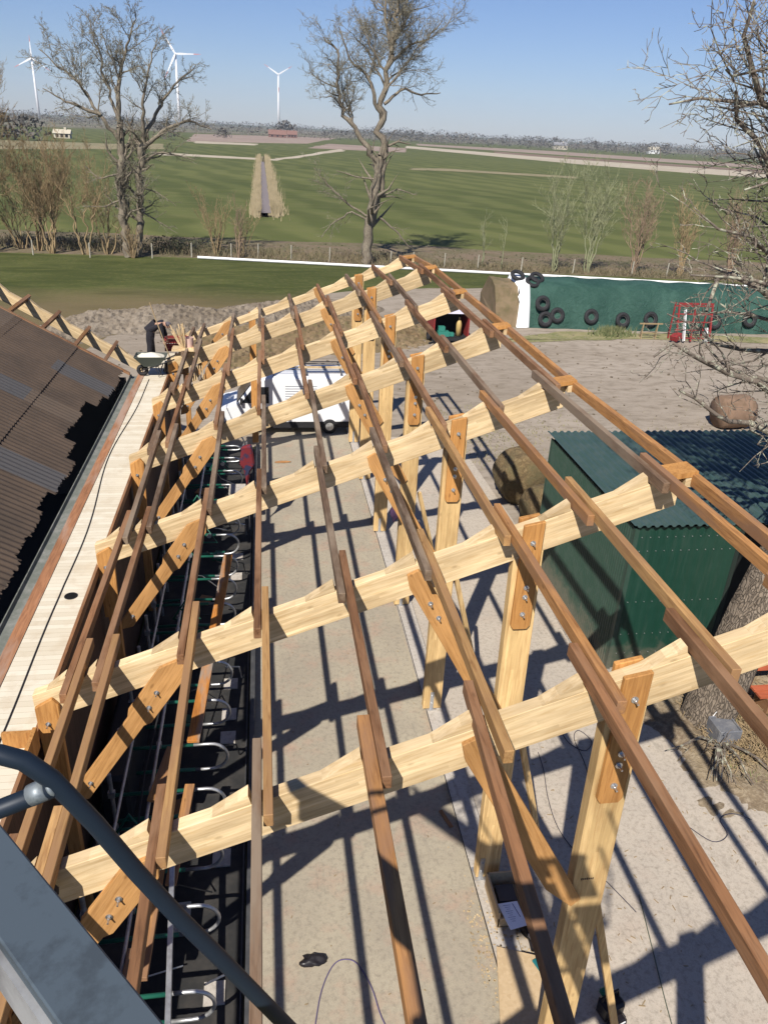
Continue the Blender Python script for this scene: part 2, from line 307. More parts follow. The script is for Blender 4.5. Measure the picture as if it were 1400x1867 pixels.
# ---------------- timber structure ----------------
JX={1:-2.56,2:-2.16,3:-1.08,4:-.12,5:.95,6:2.0,7:3.04,8:4.02,9:5.02}
def frame_word(i): return 'unseen end frame by the camera' if i==0 else ORD[i]+' frame from the camera'
def bolt(parent,X,Y,Z,r=.032):
    mb=MB(); mb.cyl((X,Y,Z),(X,Y-.012,Z),r,14); mb.cyl((X,Y-.012,Z),(X,Y-.04,Z),r*.5,6); mb.cyl((X,Y-.04,Z),(X,Y-.085,Z),r*.3,8)
    return obj('bolt',mb,M_steel,parent)
for i in range(8):
    Y=FY[i]; t=.15
    x0,x1=-3.15,5.36
    mb=MB(); mb.prism([(x0,zr(x0,i)+.05),(x0+.1,zr(x0+.1,i)),(x1,zr(x1,i)),(x1,zr(x1,i)+DP(i)),(x0,zr(x0,i)+DP(i))],Y,Y+t)
    lab={0:'pale glulam rafter of the unseen end frame closest to the camera',1:'large pale laminated rafter nearest the camera, crossing the lower picture',7:'farthest pale rafter at the end gable before the grass'}.get(i,f'pale laminated rafter with wedge cleats, {ORD[i]} from the camera')
    ra=obj('rafter',mb,M_raft,org=(x0,Y,zr(x0,i)),bevel=.006); tag(ra,lab,'rafter','pale laminated rafters of the new roof')
    for j in range(1,10):
        xe=JX[j]-.107; L=.40 if j>2 else (.2 if j==2 else .3); h=.12
        mb=MB(); zt=lambda X: zr(X,i)+DP(i)
        mb.prism([(xe-L,zt(xe-L)-.002),(xe,zt(xe)-.002),(xe-.03,zt(xe)+h),],Y+.004,Y+t-.004)
        obj('wedge_cleat',mb,M_raft,ra)
    # ridge block
    mb=MB(); mb.box((5.27,Y+.03,zr(5.27,i)+DP(i)+.05),(.46,.34,.07),Matrix.Rotation(-.15,3,'Y'))
    obj('ridge_block',mb,M_plate,ra)
    mb=MB(); mb.box((5.40,Y-.05,zr(5.36,i)+DP(i)-.07),(.11,.16,.14)); obj('ridge_packer',mb,M_raft,ra)
    # main post
    px0,px1=3.22,3.62
    lab={0:'glulam post of the unseen end frame closest to the camera',1:'thick glulam post nearest the camera with shadow patches on its face',7:'glulam post farthest away under the end gable'}.get(i,f'tall pale glulam post with orange top plates, {ORD[i]} from the camera')
    po=thing('glulam_post',lab,'post',((px0+px1)/2,Y+.08,.08),'tall glulam posts under the roof')
    mb=MB(); dl=.12 if i in(1,2) else .02; mb.prism([(px0+dl,.1),(px1+dl,.1),(px1,zr(px1,i)),(px0,zr(px0,i))],Y,Y+.16); obj('post_shaft',mb,M_post,po,bevel=.006)
    for s,(ya,yb) in enumerate(((Y-.062,Y-.002),(Y+.162,Y+.222))):
        mb=MB(); zt=zr(3.43,i)+DP(i)+.03
        mb.prism([(3.29,zt-1.6),(3.33,zt-1.66),(3.53,zt-1.66),(3.57,zt-1.6),(3.57,zt+.03),(3.29,zt-.03)],ya,yb)
        pl=obj('side_plate',mb,M_plate,po,bevel=.008)
        if s==0:
            for dz in (-.28,-.97,-1.12,-1.40): bolt(pl,3.43,ya,zt+dz,.038)
    mb=MB(); mb.box((3.42,Y-.006,.30),(.08,.01,.5)); mb.box((3.42,Y+.08,.085),(.22,.26,.014)); mb.cyl((3.42,Y-.012,.45),(3.42,Y-.03,.45),.015,8); mb.cyl((3.42,Y-.012,.25),(3.42,Y-.03,.25),.015,8)
    obj('foot_bracket',mb,M_galv,po)
    if i in (1,2):
        mb=MB(); r5=random.Random(40+i)
        for q in range(7): mb.box((3.36+q*.022,Y-.003,4.02-(.0 if i==1 else .9)),(.014,.003,.02 if q%3 else .028))
        obj('grade_stamp',mb,M_stamp,po)
    # right knee brace
    a=Vector((1.90,zr(1.90,i)+.28)); b=Vector((3.20,3.78))
    d=(b-a).normalized(); nrm=Vector((d.y,-d.x))*.14
    q=[a-d*.0+nrm*.45,a+d*.12+nrm,b+nrm*-1+d*.28,b+nrm*-1-d*0,b+nrm-d*.0]
    poly=[a+nrm*.6-d*.1,a-nrm*.6-d*.1,a-nrm+d*.1,b-nrm+d*.1,b+nrm*.0+d*.15,b+nrm-d*.3,a+nrm+d*.1]
    mb=MB(); mb.prism([(p.x,p.y) for p in poly],Y-.06,Y-.003)
    kb=obj('knee_brace',mb,M_kneeR,org=(b.x,Y,b.y),bevel=.006)
    tag(kb,f'orange knee brace left of the tall post, {frame_word(i)}','brace','orange knee braces at the tall posts')
    for tt in (.45,.72): p=a+d*tt; bolt(kb,p.x,Y-.06,p.y,.036)
    # left post + knee
    zt=zr(-2.98,i)+.02
    lp=thing('eave_post',f'orange eave post beside the plank walkway, {frame_word(i)}','post',(-2.98,Y,0),'orange posts along the plank walkway')
    mb=MB(); mb.prism([(-3.07,0),(-2.88,0),(-2.88,zr(-2.88,i)),(-3.07,zr(-3.07,i)+.0)],Y+.0,Y+.15); obj('post_shaft',mb,M_plate,lp,bevel=.006)
    mb=MB(); mb.prism([(-3.12,zt-1.15),(-2.85,zt-1.15),(-2.82,zt+.25),(-2.90,zt+.36),(-3.13,zt+.22)],Y-.065,Y-.003); pl=obj('side_plate',mb,M_plate,lp,bevel=.01); bolt(pl,-2.99,Y-.065,zt-.05,.036)
    mb=MB(); mb.prism([(-3.14,zt+.0),(-3.12,zt-1.1),(-2.90,zt-1.1),(-2.92,zt+.3),(-3.10,zt+.28)],Y+.155,Y+.215); obj('back_plate',mb,M_plate,lp,bevel=.01)
    a=Vector((-1.22,zr(-1.22,i)+.22)); b=Vector((-2.76,2.66)); d=(b-a).normalized(); nrm=Vector((d.y,-d.x))*.185
    poly=[a+nrm*.3-d*.02,a-nrm*.5,a-nrm+d*.14,a-nrm+d*1.05,a-nrm*.68+d*1.15,b-nrm*.68-d*.05,b+nrm*.1+d*.12,b+nrm*.68-d*.08,a+nrm*.68+d*1.15,a+nrm+d*1.02,a+nrm+d*.2]
    mb=MB(); mb.prism([(p.x,p.y) for p in poly],Y-.063,Y-.003)
    kb=obj('knee_brace',mb,M_knee,org=(b.x,Y,b.y),bevel=.006)
    tag(kb,f'broad orange knee brace rising from the eave post, {frame_word(i)}','brace','orange knee braces on the walkway side')
    for tt,off in ((.55,-.02),(.85,.03),(2.42,0)): p=a+d*tt; bolt(kb,p.x+off,Y-.063,p.y,.036)
    # strut prop
    if i in (1,2,3,4):
        mb=MB(); mb.beam((3.74,Y+.2,3.3),(4.66,Y+(.5 if i!=1 else .2),.03),.07,.09)
        tag(obj('prop',mb,M_post,org=(4.66,Y+.5,0)),f'thin pale timber prop leaning against the tall post, {ORD[i]} from the camera','prop','thin timber props')
# middle gable post
mb=MB(); mb.box((-.46,FY[7]+.08,2.65),(.24,.14,5.1)); o=obj('gable_post',mb,M_plate,org=(-.46,FY[7]+.08,0)); tag(o,'narrow orange post under the middle of the farthest rafter','post')
# purlins
rowdesc={1:'lowest row at the eave',2:'second row beside the eave purlin',3:'third row from the eave',4:'fourth row beside the cubicle edge',5:'fifth row from the eave',6:'sixth row from the eave',7:'seventh row, over the tall posts',8:'eighth row, next to the ridge',9:'ninth row, lower of the ridge pair'}
for j in range(1,10):
    for k in range(7):
        side=-.051 if k%2 else .051
        if k==0: side=-.05
        if k==1: side=.05
        if k>1: side=-.05 if k%2==0 else .05
        pw=.092 if (j,k)!=(5,0) else .125
        if (j,k)==(6,0): pw=.095; X-=.0
        ya=FY[k]-(.42+rnd.uniform(-.1,.12)); yb=FY[k+1]+.15+(.42+rnd.uniform(-.12,.15))
        if k==6: yb=FY[7]+.32
        if k==0: ya=FY[0]-.3
        X=JX[j]+side
        def P(y,i): 
            off=.235/math.cos(TH)*0+.083
            return Vector((X,y,zr(X,i)+DP(i)+off+.012))
        orange=(j in (4,) and k in (1,)) or (k==1 and j in (3,6,8,9)) or (k==0 and j in (5,9)) or (k==2 and j in (8,)) or rnd.random()<.12
        mb=MB(); z0=P(ya,k); z1=P(yb,k+1)
        if (j,k)==(6,0): z0.x-=.30
        # slightly crooked timber
        jx=rnd.uniform(-.012,.012)
        mb.beam(z0+Vector((jx,0,0)),z1-Vector((jx,0,0)),pw,.150)
        bay='bay nearest the camera' if k==0 else (f'{ORD[k+1]} bay' if k<6 else 'last bay by the gable')
        q_=rnd.random(); gold=(j,k) in ((4,1),(8,1),(3,1),(1,1),(2,0),(6,1)) or (1<=k<=2 and q_<.15)
        Mq,cw=(M_purlg,'golden-brown') if gold else ((M_purlo,'orange-brown') if orange else ((M_purld,'grey-brown') if (q_>.45 and k>=2) or q_>.8 else (M_purl,'dark brown')))
        o=obj('purlin',mb,Mq,org=z0,bevel=.006)
        tag(o,f'{cw} purlin, {rowdesc[j]}, {bay}','purlin','purlins laid across the rafters')
for k in range(7):
    ya=FY[k]-(.0 if k else .3); yb=FY[k+1]-.004+(.3 if k==6 else 0)
    mb=MB(); i=k; a=Vector((5.47,ya,zr(5.2,k)+DP(k)+.02)); b=Vector((5.47,yb,zr(5.2,k+1)+DP(k+1)+.02))
    mb.beam(a,b,.10,.165,up=(0,0,1))
    o=obj('ridge_purlin',mb,M_purlo,org=a,bevel=.006)
    bay='bay nearest the camera' if k==0 else (f'{ORD[k+1]} bay' if k<6 else 'last bay by the gable')
    tag(o,f'orange outer ridge timber beyond the ridge blocks, {bay}','purlin','outer ridge timbers')
# ---------------- plank walkway, gutter, old roof ----------------
M_deck=mat('cream_boards',(.56,.49,.36),.8); n=NT(M_deck); v=n.coord(); xyz=n.sep(v)
cell=n.math('FLOOR',n.math('MULTIPLY',xyz[1],8.5)); wn=n.n.new('ShaderNodeTexWhiteNoise'); wn.noise_dimensions='1D'; n.L(cell,wn.inputs['W'])
fr=n.math('FRACT',n.math('MULTIPLY',xyz[1],8.5)); gap=n.ramp(fr,[(0,(.45,.4,.3)),(.07,(1,1,1))])
c=n.ramp(wn.outputs[0],[(0,(.54,.48,.37)),(1,(.63,.58,.47))]); c=n.mix(1,c,gap,'MULTIPLY'); c=n.mix(n.ramp(n.noise(v,3,5),[(.5,(0,0,0)),(.8,(1,1,1))]),c,(.46,.38,.27)); n.out(c); n.bump(gap,.5,.01)
wk=thing('walkway','long cream plank walkway over the gutter with a dark brown edge board','walkway',(-3.55,13,3.9))
mb=MB(); mb.box((-3.53,13.3,3.92),(.72,29,.05)); obj('boards',mb,M_deck,wk)
mb=MB(); mb.box((-3.145,13.3,3.90),(.05,29,.16)); obj('edge_board',mb,M_purl,wk)
mb=MB(); mb.box((-3.99,12.4,3.935),(.20,26,.05)); o=obj('fascia_board',mb,wood('fascia_rust',(.33,.155,.075),(.2,.09,.045),1,weather=(.33,.22,.16)),org=(-3.99,12,3.9)); tag(o,'rusty orange-brown board between the cream planks and the grey gutter edge','board')
mb=MB(); mb.prism([(-4.34,3.80),(-4.10,3.80),(-4.10,3.93),(-4.12,3.93),(-4.13,3.88),(-4.30,3.88),(-4.32,3.95),(-4.34,3.95)],-.5,25.2); o=obj('gutter',mb,dirty(mat('mossy_zinc',(.13,.14,.12),.8),(.22,.22,.2),4),org=(-4.2,12,3.8)); tag(o,'mossy grey gutter between the old roof and the rusty board','gutter')
mb=MB(); mb.torus((-3.41,11.85,3.95),.105,.008,n=24,m=6); dr=obj('drain_opening',mb,M_black,org=(-3.41,11.85,3.95)); tag(dr,'round black drain opening cut in the cream walkway','drain opening')
mb=MB(); mb.cyl((-3.41,11.85,3.9),(-3.41,11.85,3.949),.103,24); obj('hole_shade_disc',mb,mat('hole_shade',(.003,.003,.003),1),dr)  # solid black disc, stands in for the shade down the hole
pts=[]; r=random.Random(4)
for k in range(60):
    y=1+k*.4; pts.append((-3.62-.10*math.sin(y*.42)-.02*y*(.6 if y>12 else .5)/3+.05*math.sin(y*.9+1),y,3.957))
mb=MB(); mb.tube(pts,.011,6); tag(obj('power_cable',mb,M_black,org=(-3.6,8,3.95)),'thin black cable running along the cream plank walkway','cable')
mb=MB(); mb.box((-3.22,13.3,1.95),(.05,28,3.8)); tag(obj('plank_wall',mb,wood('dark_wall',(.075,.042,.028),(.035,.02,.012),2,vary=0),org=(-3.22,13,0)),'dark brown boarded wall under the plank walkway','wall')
# old roof
M_oroof=mat('old_fibre_cement',(.125,.092,.07),.9); n=NT(M_oroof); v=n.coord(); xyz=n.sep(v)
cy=n.math('FLOOR',n.math('MULTIPLY',xyz[1],1/.92)); cx=n.math('FLOOR',n.math('ADD',n.math('MULTIPLY',n.math('ADD',xyz[0],-9+5.9+.06),1/1.5),n.math('MULTIPLY',cy,.0)))
cc=n.n.new('ShaderNodeCombineXYZ'); n.L(cx,cc.inputs[0]); n.L(cy,cc.inputs[1]); wn=n.n.new('ShaderNodeTexWhiteNoise'); n.L(cc.outputs[0],wn.inputs['Vector'])
f=n.noise(v,.9,6,.65); g=n.noise(v,9,5,.7)
c=n.mix(n.ramp(f,[(.4,(0,0,0)),(.65,(1,1,1))]),(.085,.060,.043),(.060,.044,.033))
c=n.mix(n.ramp(wn.outputs[0],[(.86,(0,0,0)),(.87,(.7,.7,.7))]),c,(.062,.067,.075))
c=n.mix(n.ramp(wn.outputs[0],[(.10,(.4,.4,.4)),(.12,(0,0,0))]),c,(.12,.092,.07))
c=n.mix(n.ramp(g,[(.6,(0,0,0)),(.72,(1,1,1))]),c,(.045,.038,.03)); n.out(c); n.bump(g,.3,.01)
orf=thing('old_building','old building roofed in weathered brown corrugated sheets with a broken black eave','building',(-9,12,0))
r=random.Random(12); mb=MB(); S2=.57
def zro(x): return 3.98+S2*(-4.2-x)
y=24.8; k=0
while y>-1:
    wd=.92; xe=-4.44-abs(r.gauss(0,.05))
    if k in (4,5,6): xe=-4.80-r.uniform(0,.12)
    if k in (3,7,10): xe=-4.62
    nseg=21; xs=[]; x=xe
    rows=[xe]
    xr=-5.9
    while xr>-15: rows.append(xr); xr-=1.5
    for ri in range(len(rows)-1):
        xa,xb=rows[ri]+(.12 if ri else 0),rows[ri+1]; lift=.012*(ri%2)+.012+(k%2)*.006+r.uniform(0,.012)
        b=len(mb.v)
        for q in range(nseg*2+1):
            yy=y-wd*1.06*q/(nseg*2); h=.017*math.cos(2*math.pi*(yy)/.177)+lift
            jag=r.uniform(-.03,.03) if ri==0 else 0
            for xx,tt in ((xa-jag,0),(xb,.02)):
                mb.v.append(Vector((xx,yy,zro(xx)+h-tt)))
        for q in range(nseg*2):
            a=b+2*q; mb.f.append((a,a+1,a+3,a+2))
    y-=wd; k+=1
o=obj('corrugated_roof',mb,M_oroof,orf); sm=o.modifiers.new('thick','SOLIDIFY'); sm.thickness=.008
mb=MB(); mb.prism([(-4.3,zro(-4.3)-.02),(-15,zro(-15)-.02),(-15,zro(-15)+.06),(-4.3,zro(-4.3)+.06)],24.78,24.90); obj('verge_board',mb,M_purl,orf)
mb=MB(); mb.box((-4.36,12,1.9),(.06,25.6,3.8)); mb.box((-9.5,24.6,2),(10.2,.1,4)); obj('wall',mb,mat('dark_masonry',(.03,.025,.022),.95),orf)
mb=MB()
for q in range(6): mb.beam((-5.25-.0-q*1.6,-1,zro(-5.25-q*1.6)-.2),(-5.25-q*1.6,24.7,zro(-5.25-q*1.6)-.2),.08,.14)
for q in range(7): mb.beam((-5.1,1+q*3.8,zro(-5.1)-.36),(-15,1+q*3.8,zro(-15)-.36),.12,.18)
obj('roof_timber',mb,mat('shade_dark_timber',(.05,.035,.025),.9),orf)  # timber colour darkened to paint the shade under the old roof
mb=MB(); mb.box((-9.5,12,.0),(10.2,26,.05)); obj('inner_floor',mb,mat('shade_dark_floor',(.02,.018,.016),.95),orf)  # near-black floor colour paints the darkness inside the building
for (yy,xx) in ((23.9,-4.9),(12.7,-4.8)):
    mb=MB(); mb.box((xx,yy,zro(xx)-.1),(.5,.28,.015),Matrix.Rotation(r.uniform(.2,.7),3,'Y')@Matrix.Rotation(r.uniform(-.5,.5),3,'X'))
    obj('broken_sheet',mb,M_oroof,orf)
# new left slope rafter
YL=27.0; sl2=.57
def zl(X): return 3.94+sl2*(-4.4-X)
mb=MB(); mb.prism([(-4.25,zl(-4.25)-.40),(-4.25,zl(-4.25)),(-14,zl(-14)),(-14,zl(-14)-.42)],YL,YL+.15)
ra=obj('rafter',mb,M_raftL,org=(-4.3,YL,3.5)); tag(ra,'pale laminated rafter rising to the left behind the old brown roof','rafter')
for q,X in enumerate((-7.72,-6.83,-5.93,-5.08,-8.6,-9.5)):
    mb=MB(); mb.prism([(X+.06,zl(X+.06)-.01),(X+.42,zl(X+.42)-.01),(X+.07,zl(X)+.10)],YL+.004,YL+.146); obj('wedge_cleat',mb,M_raftL,ra)
    mb=MB(); a=Vector((X,YL+.4,zl(X)+.08)); mb.beam(a,(X,24.95,zl(X)+.08),.10,.16,up=(math.sin(math.atan(sl2)),0,math.cos(math.atan(sl2))))
    tag(obj('purlin',mb,M_purl if q%2 else M_purlo,org=a),f'short brown purlin stub joining the old roof verge, {["third","second","lowest but one","lowest","fourth","fifth"][q]} up the left rafter'.replace('third up','third up'),'purlin','purlin stubs at the old roof verge')
# ---------------- cow cubicles ----------------
mb=MB(); mb.box((-1.82,13,-.0+.10),(2.60,30,.2)); st('cubicle_bed',mb,dirty(mat('rubber_mat',(.022,.022,.022),.9),(.05,.045,.04),2))
mb=MB(); mb.box((-.44,13,.22),(.10,30,.12)); mb.box((-.55,13,.14),(.02,30,.22)); o=obj('kerb_rail',mb,dirty(mat('dark_steel_rail',(.06,.062,.065),.6,.3),(.1,.1,.1),4),org=(-.53,13,0)); tag(o,'long dark steel edge rail beside the cow cubicles','rail')
mb=MB(); mb.tube([(-2.05,-1,1.33),(-2.05,28,1.33)],.03,10); tag(obj('neck_rail',mb,M_galv,org=(-2.05,13,1.3)),'long galvanised neck rail crossing the cubicle dividers','rail')
LY=[2.9,4.1,5.25,6.43,7.68,8.80,9.90,10.97,12.18,13.40,14.53,15.64,16.75,17.89,19.07,20.2,21.3,22.4,23.5,24.6,25.7,26.8]
for k,yy in enumerate(LY):
    zt,zb=1.22,.62
    t=thing('cubicle_divider',f'green and galvanised cow cubicle loop, {ORDX[k+1]} in the row from the camera end','cubicle divider',(-2.2,yy,.2),'cow cubicle loops in a row')
    mb=MB(); arc=[(-1.15+.30*math.sin(a),yy,(zt+zb)/2+.30*math.cos(a)) for a in [math.pi*q/12 for q in range(13)]]
    mb.tube([(-1.5,yy,zt)]+arc+[(-1.5,yy,zb)],.028,10); obj('bent_tube',mb,M_galv,t,True)
    mb=MB(); mb.tube([(-2.7,yy,zt+.0),(-1.45,yy,zt)],.033,10); mb.tube([(-2.7,yy,zb),(-2.1,yy,zb+.02),(-1.45,yy,zb)],.033,10); obj('green_tube',mb,M_green,t,True)
    mb=MB(); mb.tube([(-2.7,yy,.2),(-2.7,yy,1.7)],.036,10); mb.box((-2.7,yy,1.25),(.11,.08,.12)); mb.box((-2.05,yy,zt+.05),(.08,.09,.1)); obj('stanchion',mb,M_galv,t)
mb=MB(); mb.tube([(-2.45,-1,1.62),(-2.45,28,1.62)],.026,8); tag(obj('upper_rail',mb,M_galv,org=(-2.45,13,1.6)),'upper galvanised rail against the dark wall above the cubicles','rail')
r=random.Random(15)
for k in range(len(LY)-1):
    yy=(LY[k]+LY[k+1])/2; mb=MB(); a=r.uniform(-.3,.3)
    mb.tube([(-1.9+a,yy-.4,1.25),(-1.7+a,yy,.75+r.uniform(-.2,.3)),(-1.25+a,yy+.35,.3)],.012,6)
    if k%2: mb.tube([(-1.0,yy-.35,.9),(-.72,yy-.1,.7),(-.68,yy+.1,.25)],.016,6)
    tag(obj('strap',mb,M_galv if k%3==0 else M_black,org=(-1.7,yy,.7)),f'thin bent strap dangling between cubicle loops, {ORDX[k+1]} from the camera end','strap','straps between the cubicle loops')
    if k%2==0:
        mb=MB(); x=r.uniform(-2.2,-1.3); mb.box((x,yy,.24),(r.uniform(.2,.45),r.uniform(.2,.5),.07),Matrix.Rotation(r.uniform(-.5,.5),3,'Z')); tag(obj('floor_offcut',mb,[M_purlo,M_kerb,M_green][k%3],org=(x,yy,.2)),f'small scrap board on the dark cubicle bed, {ORDX[k//2+1]} from the camera end','scrap','scraps on the cubicle bed')
r=random.Random(5)
for k,yy in enumerate((7.0,9.3,12.2,12.9,13.9,16.2,18.5,19.6)):
    mb=MB(); mb.box((-.92,yy,.215),(.30,.34,.03)); tag(obj('slab_tile',mb,M_kerb,org=(-.92,yy,.2)),f'pale square slab on the dark cubicle bed, {ORD[k+1]} from the camera','slab','pale slabs by the cubicles')
def plank(a,b,w,h,M,label,name='plank',group=None,up=(0,0,1)):
    mb=MB(); mb.beam(a,b,w,h,up); o=obj(name,mb,M,org=a,bevel=.004); return tag(o,label,'plank',group)
plank((-1.44,10.9,1.36),(-1.06,17.5,1.45),.22,.06,wood('bright_orange_plank',(.42,.17,.035),(.25,.09,.02),1,weather=(.26,.22,.18)),'loose orange plank with weathered grey end lying on the cubicle rails')
plank((-1.55,8.0,1.30),(-1.42,9.9,1.33),.16,.06,M_purlo,'short brown plank resting on the cubicle rails near the front')
plank((-1.78,6.6,1.31),(-1.70,9.3,1.35),.15,.08,M_purlo,'pale brown beam lying beside the short plank on the cubicles')
plank((-1.25,4.2,1.28),(-1.55,8.6,1.6),.07,.1,M_galv,'long grey steel bar lying across the front cubicles','steel_bar')
plank((-1.95,9.55,1.38),(-1.75,10.75,1.38),.26,.07,M_purlo,'broad pale-brown board lying just behind the nearest rafter on the cubicles')
plank((-2.1,4.0,1.32),(-1.95,7.0,1.34),.10,.12,M_purl,'dark brown offcut lying on the first cubicle rails')
mb=MB(); mb.tube([(-2.2,8,.9),(-2.15,10,1.6),(-1.95,12,2.0),(-1.9,13.1,2.2)],.016,8); tag(obj('hose',mb,M_black,org=(-2.2,8,.9)),'thin black hose strung above the cubicles','hose')
# water bowls / green gate frames hung on cubicles
for k,(x,yy,z) in enumerate(((-2.3,9.1,1.3),(-2.15,13.3,1.5),(-1.9,15.0,1.5),(-2.1,17.4,1.6),(-1.7,18.6,1.5),(-2.0,20.1,1.7),(-1.5,22.6,1.9))):
    t=thing('green_bracket',f'green steel gate bracket hanging above the cubicles, {ORD[k+1]} from the camera','bracket',(x,yy,z),'green gate brackets')
    mb=MB(); mb.tube([(x-.3,yy,z-.25),(x,yy+.1,z+.2),(x+.3,yy,z-.25),(x-.3,yy,z-.25)],.028,8); mb.tube([(x-.12,yy,z+.0),(x+.12,yy,z)],.022,8); obj('frame',mb,M_green,t,True)
    mb=MB(); mb.cyl((x+.1,yy-.03,z-.05),(x+.1,yy+.05,z-.05),.06,14); mb.cyl((x-.2,yy-.03,z-.2),(x-.2,yy+.05,z-.2),.04,12); obj('clamp',mb,M_galv,t)
mb=MB(); mb.box((-2.75,11.5,.75),(.5,2.6,1.1)); tag(obj('water_tank',mb,mat('tank_black',(.02,.022,.026),.5),org=(-2.75,11.5,.2),bevel=.06),'long black drinking trough against the wall under the braces','trough')
# hanging jackets, white stuff near the far cubicles
jk=thing('hanging_jacket','dark red and navy work jacket hanging on a post by the far cubicles','jacket',(-.58,21.2,2.0))
mb=MB(); mb.prism([(-.75,3.0),(-.45,3.05),(-.38,2.4),(-.52,2.2),(-.62,1.7),(-.72,2.3),(-.82,2.4)],21.1,21.28); o=obj('cloth',mb,dirty(mat('navy_cloth',(.02,.025,.06),.9),(.14,.015,.02),4,.45,.5),jk,bevel=.05)
mb=MB(); mb.cyl((-.6,21.25,0.2),(-.6,21.25,3.1),.025,8); obj('pole',mb,M_galv,jk)
mb=MB(); mb.box((-.95,20.6,1.28),(.55,.9,.06)); tag(obj('white_board',mb,M_kerb,org=(-.95,20.6,1.28)),'pale board lying on the far cubicle loops, the nearer of two','board'); mb=MB(); mb.box((-.95,21.9,1.28),(.5,.7,.06)); tag(obj('white_board',mb,M_kerb,org=(-.95,21.9,1.28)),'pale board lying on the far cubicle loops, the farther of two','board')
def spl(pts):
    sm=[]
    for a in range(len(pts)-1):
        p0=Vector(pts[max(a-1,0)]);p1=Vector(pts[a]);p2=Vector(pts[a+1]);p3=Vector(pts[min(a+2,len(pts)-1)])
        for t in range(5):
            t/=5; sm.append(.5*((2*p1)+(p2-p0)*t+(2*p0-5*p1+4*p2-p3)*t*t+(3*p1-p0-3*p2+p3)*t*t*t))
    return sm+[Vector(pts[-1])]
# ---------------- floor clutter ----------------
def blob(name,c,rx,ry,rz,M,label,cat,seed,amp=.3,flat=True,parent=None):
    r=random.Random(seed); bm=bmesh.new(); bmesh.ops.create_icosphere(bm,subdivisions=3,radius=1)
    ph=[r.uniform(0,6.28) for _ in range(6)]
    mb=MB()
    for v in bm.verts:
        p=v.co.copy(); k=1+amp*(math.sin(3*p.x+ph[0])*math.cos(4*p.y+ph[1])+.5*math.sin(7*p.x+ph[2]+5*p.z))
        q=Vector((p.x*rx*k,p.y*ry*k,p.z*rz*k)); 
        if flat and q.z<-.0: q.z*=.1
        mb.v.append(Vector(c)+q)
    mb.f=[tuple(v.index for v in f.verts) for f in bm.faces]; bm.free()
    o=obj(name,mb,M,parent,True,org=None if parent else c)
    if label: tag(o,label,cat)
    return o
M_bag=mat('black_plastic',(.015,.013,.015),.35)
blob('black_bag',(.53,7.46,.02),.21,.10,.08,M_bag,'small crumpled black bag lying on the concrete floor','bag',1)
mb=MB(); pts=[(.42,6.1,.025),(.5,6.55,.025),(.62,7.0,.025),(.80,7.33,.025),(.98,7.42,.025),(1.18,7.33,.025),(1.35,6.95,.025),(1.44,6.5,.025),(1.6,6.1,.025)]
mb.tube(spl(pts),.009,6); tag(obj('purple_cable',mb,mat('purple_rubber',(.10,.08,.16),.5),org=pts[0]),'thin purple cable looping on the concrete floor in the foreground','cable')
blob('rag',(.545,27.0,.03),.3,.08,.05,M_purlo,'orange-brown offcut lying on the floor beyond the van shadow','offcut',2,.1)
# worktable pile beside post 1/2
M_osb=mat('osb',(.42,.31,.18),.85); n=NT(M_osb); v=n.coord((1,1,1)); vo=n.n.new('ShaderNodeTexVoronoi'); vo.inputs['Scale'].default_value=22; n.L(v,vo.inputs['Vector']); n.out(n.mix(vo.outputs['Color'],(.40,.29,.165),(.48,.36,.22))); 
mb=MB(); mb.prism([(3.05,6.0),(3.35,7.3),(4.02,7.05),(3.75,6.0)],.10,.13,'z'); tag(obj('chipboard_sheet',mb,M_osb,org=(3.5,6.6,.1)),'loose tan chipboard sheet lying beside the post plinth','board')
bx=thing('wooden_crate','open brown wooden crate between the two nearest tall posts','crate',(3.75,8.0,.08))
mb=MB(); mb.box((3.75,8.0,.10),(.60,.75,.03)); mb.box((3.46,8.0,.27),(.03,.75,.34)); mb.box((4.04,8.0,.27),(.03,.75,.34)); mb.box((3.75,8.36,.27),(.6,.03,.34)); mb.box((3.75,7.64,.20),(.6,.03,.2)); obj('box',mb,M_osb,bx)
mb=MB(); mb.box((3.72,8.1,.2),(.3,.3,.14)); obj('contents',mb,mat('tool_grey',(.06,.06,.065),.5),bx)
pp=thing('plan_sheet','white printed plan sheet lying on the brown crate','paper',(3.70,7.66,.34))
mb=MB(); mb.prism([(3.50,7.86),(3.83,7.88),(3.87,7.45),(3.58,7.40)],.335,.34,'z'); obj('sheet',mb,mat('paper',(.72,.74,.80),.8),pp)
mb=MB(); 
for q in range(9): mb.box((3.64-.0+q*.004,7.82-q*.035,.3415),(.12-.03*(q%3),.006,.001))
mb.box((3.77,7.72,.3415),(.012,.25,.001),Matrix.Rotation(.25,3,'Z')); obj('print',mb,mat('ink',(.1,.12,.25),.8),pp)
tb=thing('tool_bag','black tool bag with grey tools beside the plan sheet','tool bag',(4.0,7.45,.1))
blob('bag_body',(3.98,7.45,.12),.17,.30,.28,M_bag,None,None,5,.25,parent=tb)
mb=MB(); mb.cyl((3.95,7.8,.35),(4.0,7.3,.42),.03,8); mb.cyl((4.08,7.7,.33),(4.02,7.2,.4),.02,8); mb.box((3.9,7.2,.36),(.09,.2,.06),Matrix.Rotation(.4,3,'Z')); obj('hand_tool',mb,M_galv,tb)
mb=MB(); mb.box((4.05,6.8,.12),(.28,.55,.07),Matrix.Rotation(.35,3,'Z')); tag(obj('teal_case',mb,mat('teal_plastic',(.015,.13,.14),.4),org=(4.05,6.8,.1),bevel=.01),'flat teal plastic case lying below the tool bag','case')
cs=thing('power_tool_case','black power tool with green battery standing by the nearest tall post','power tool',(4.75,6.2,0))
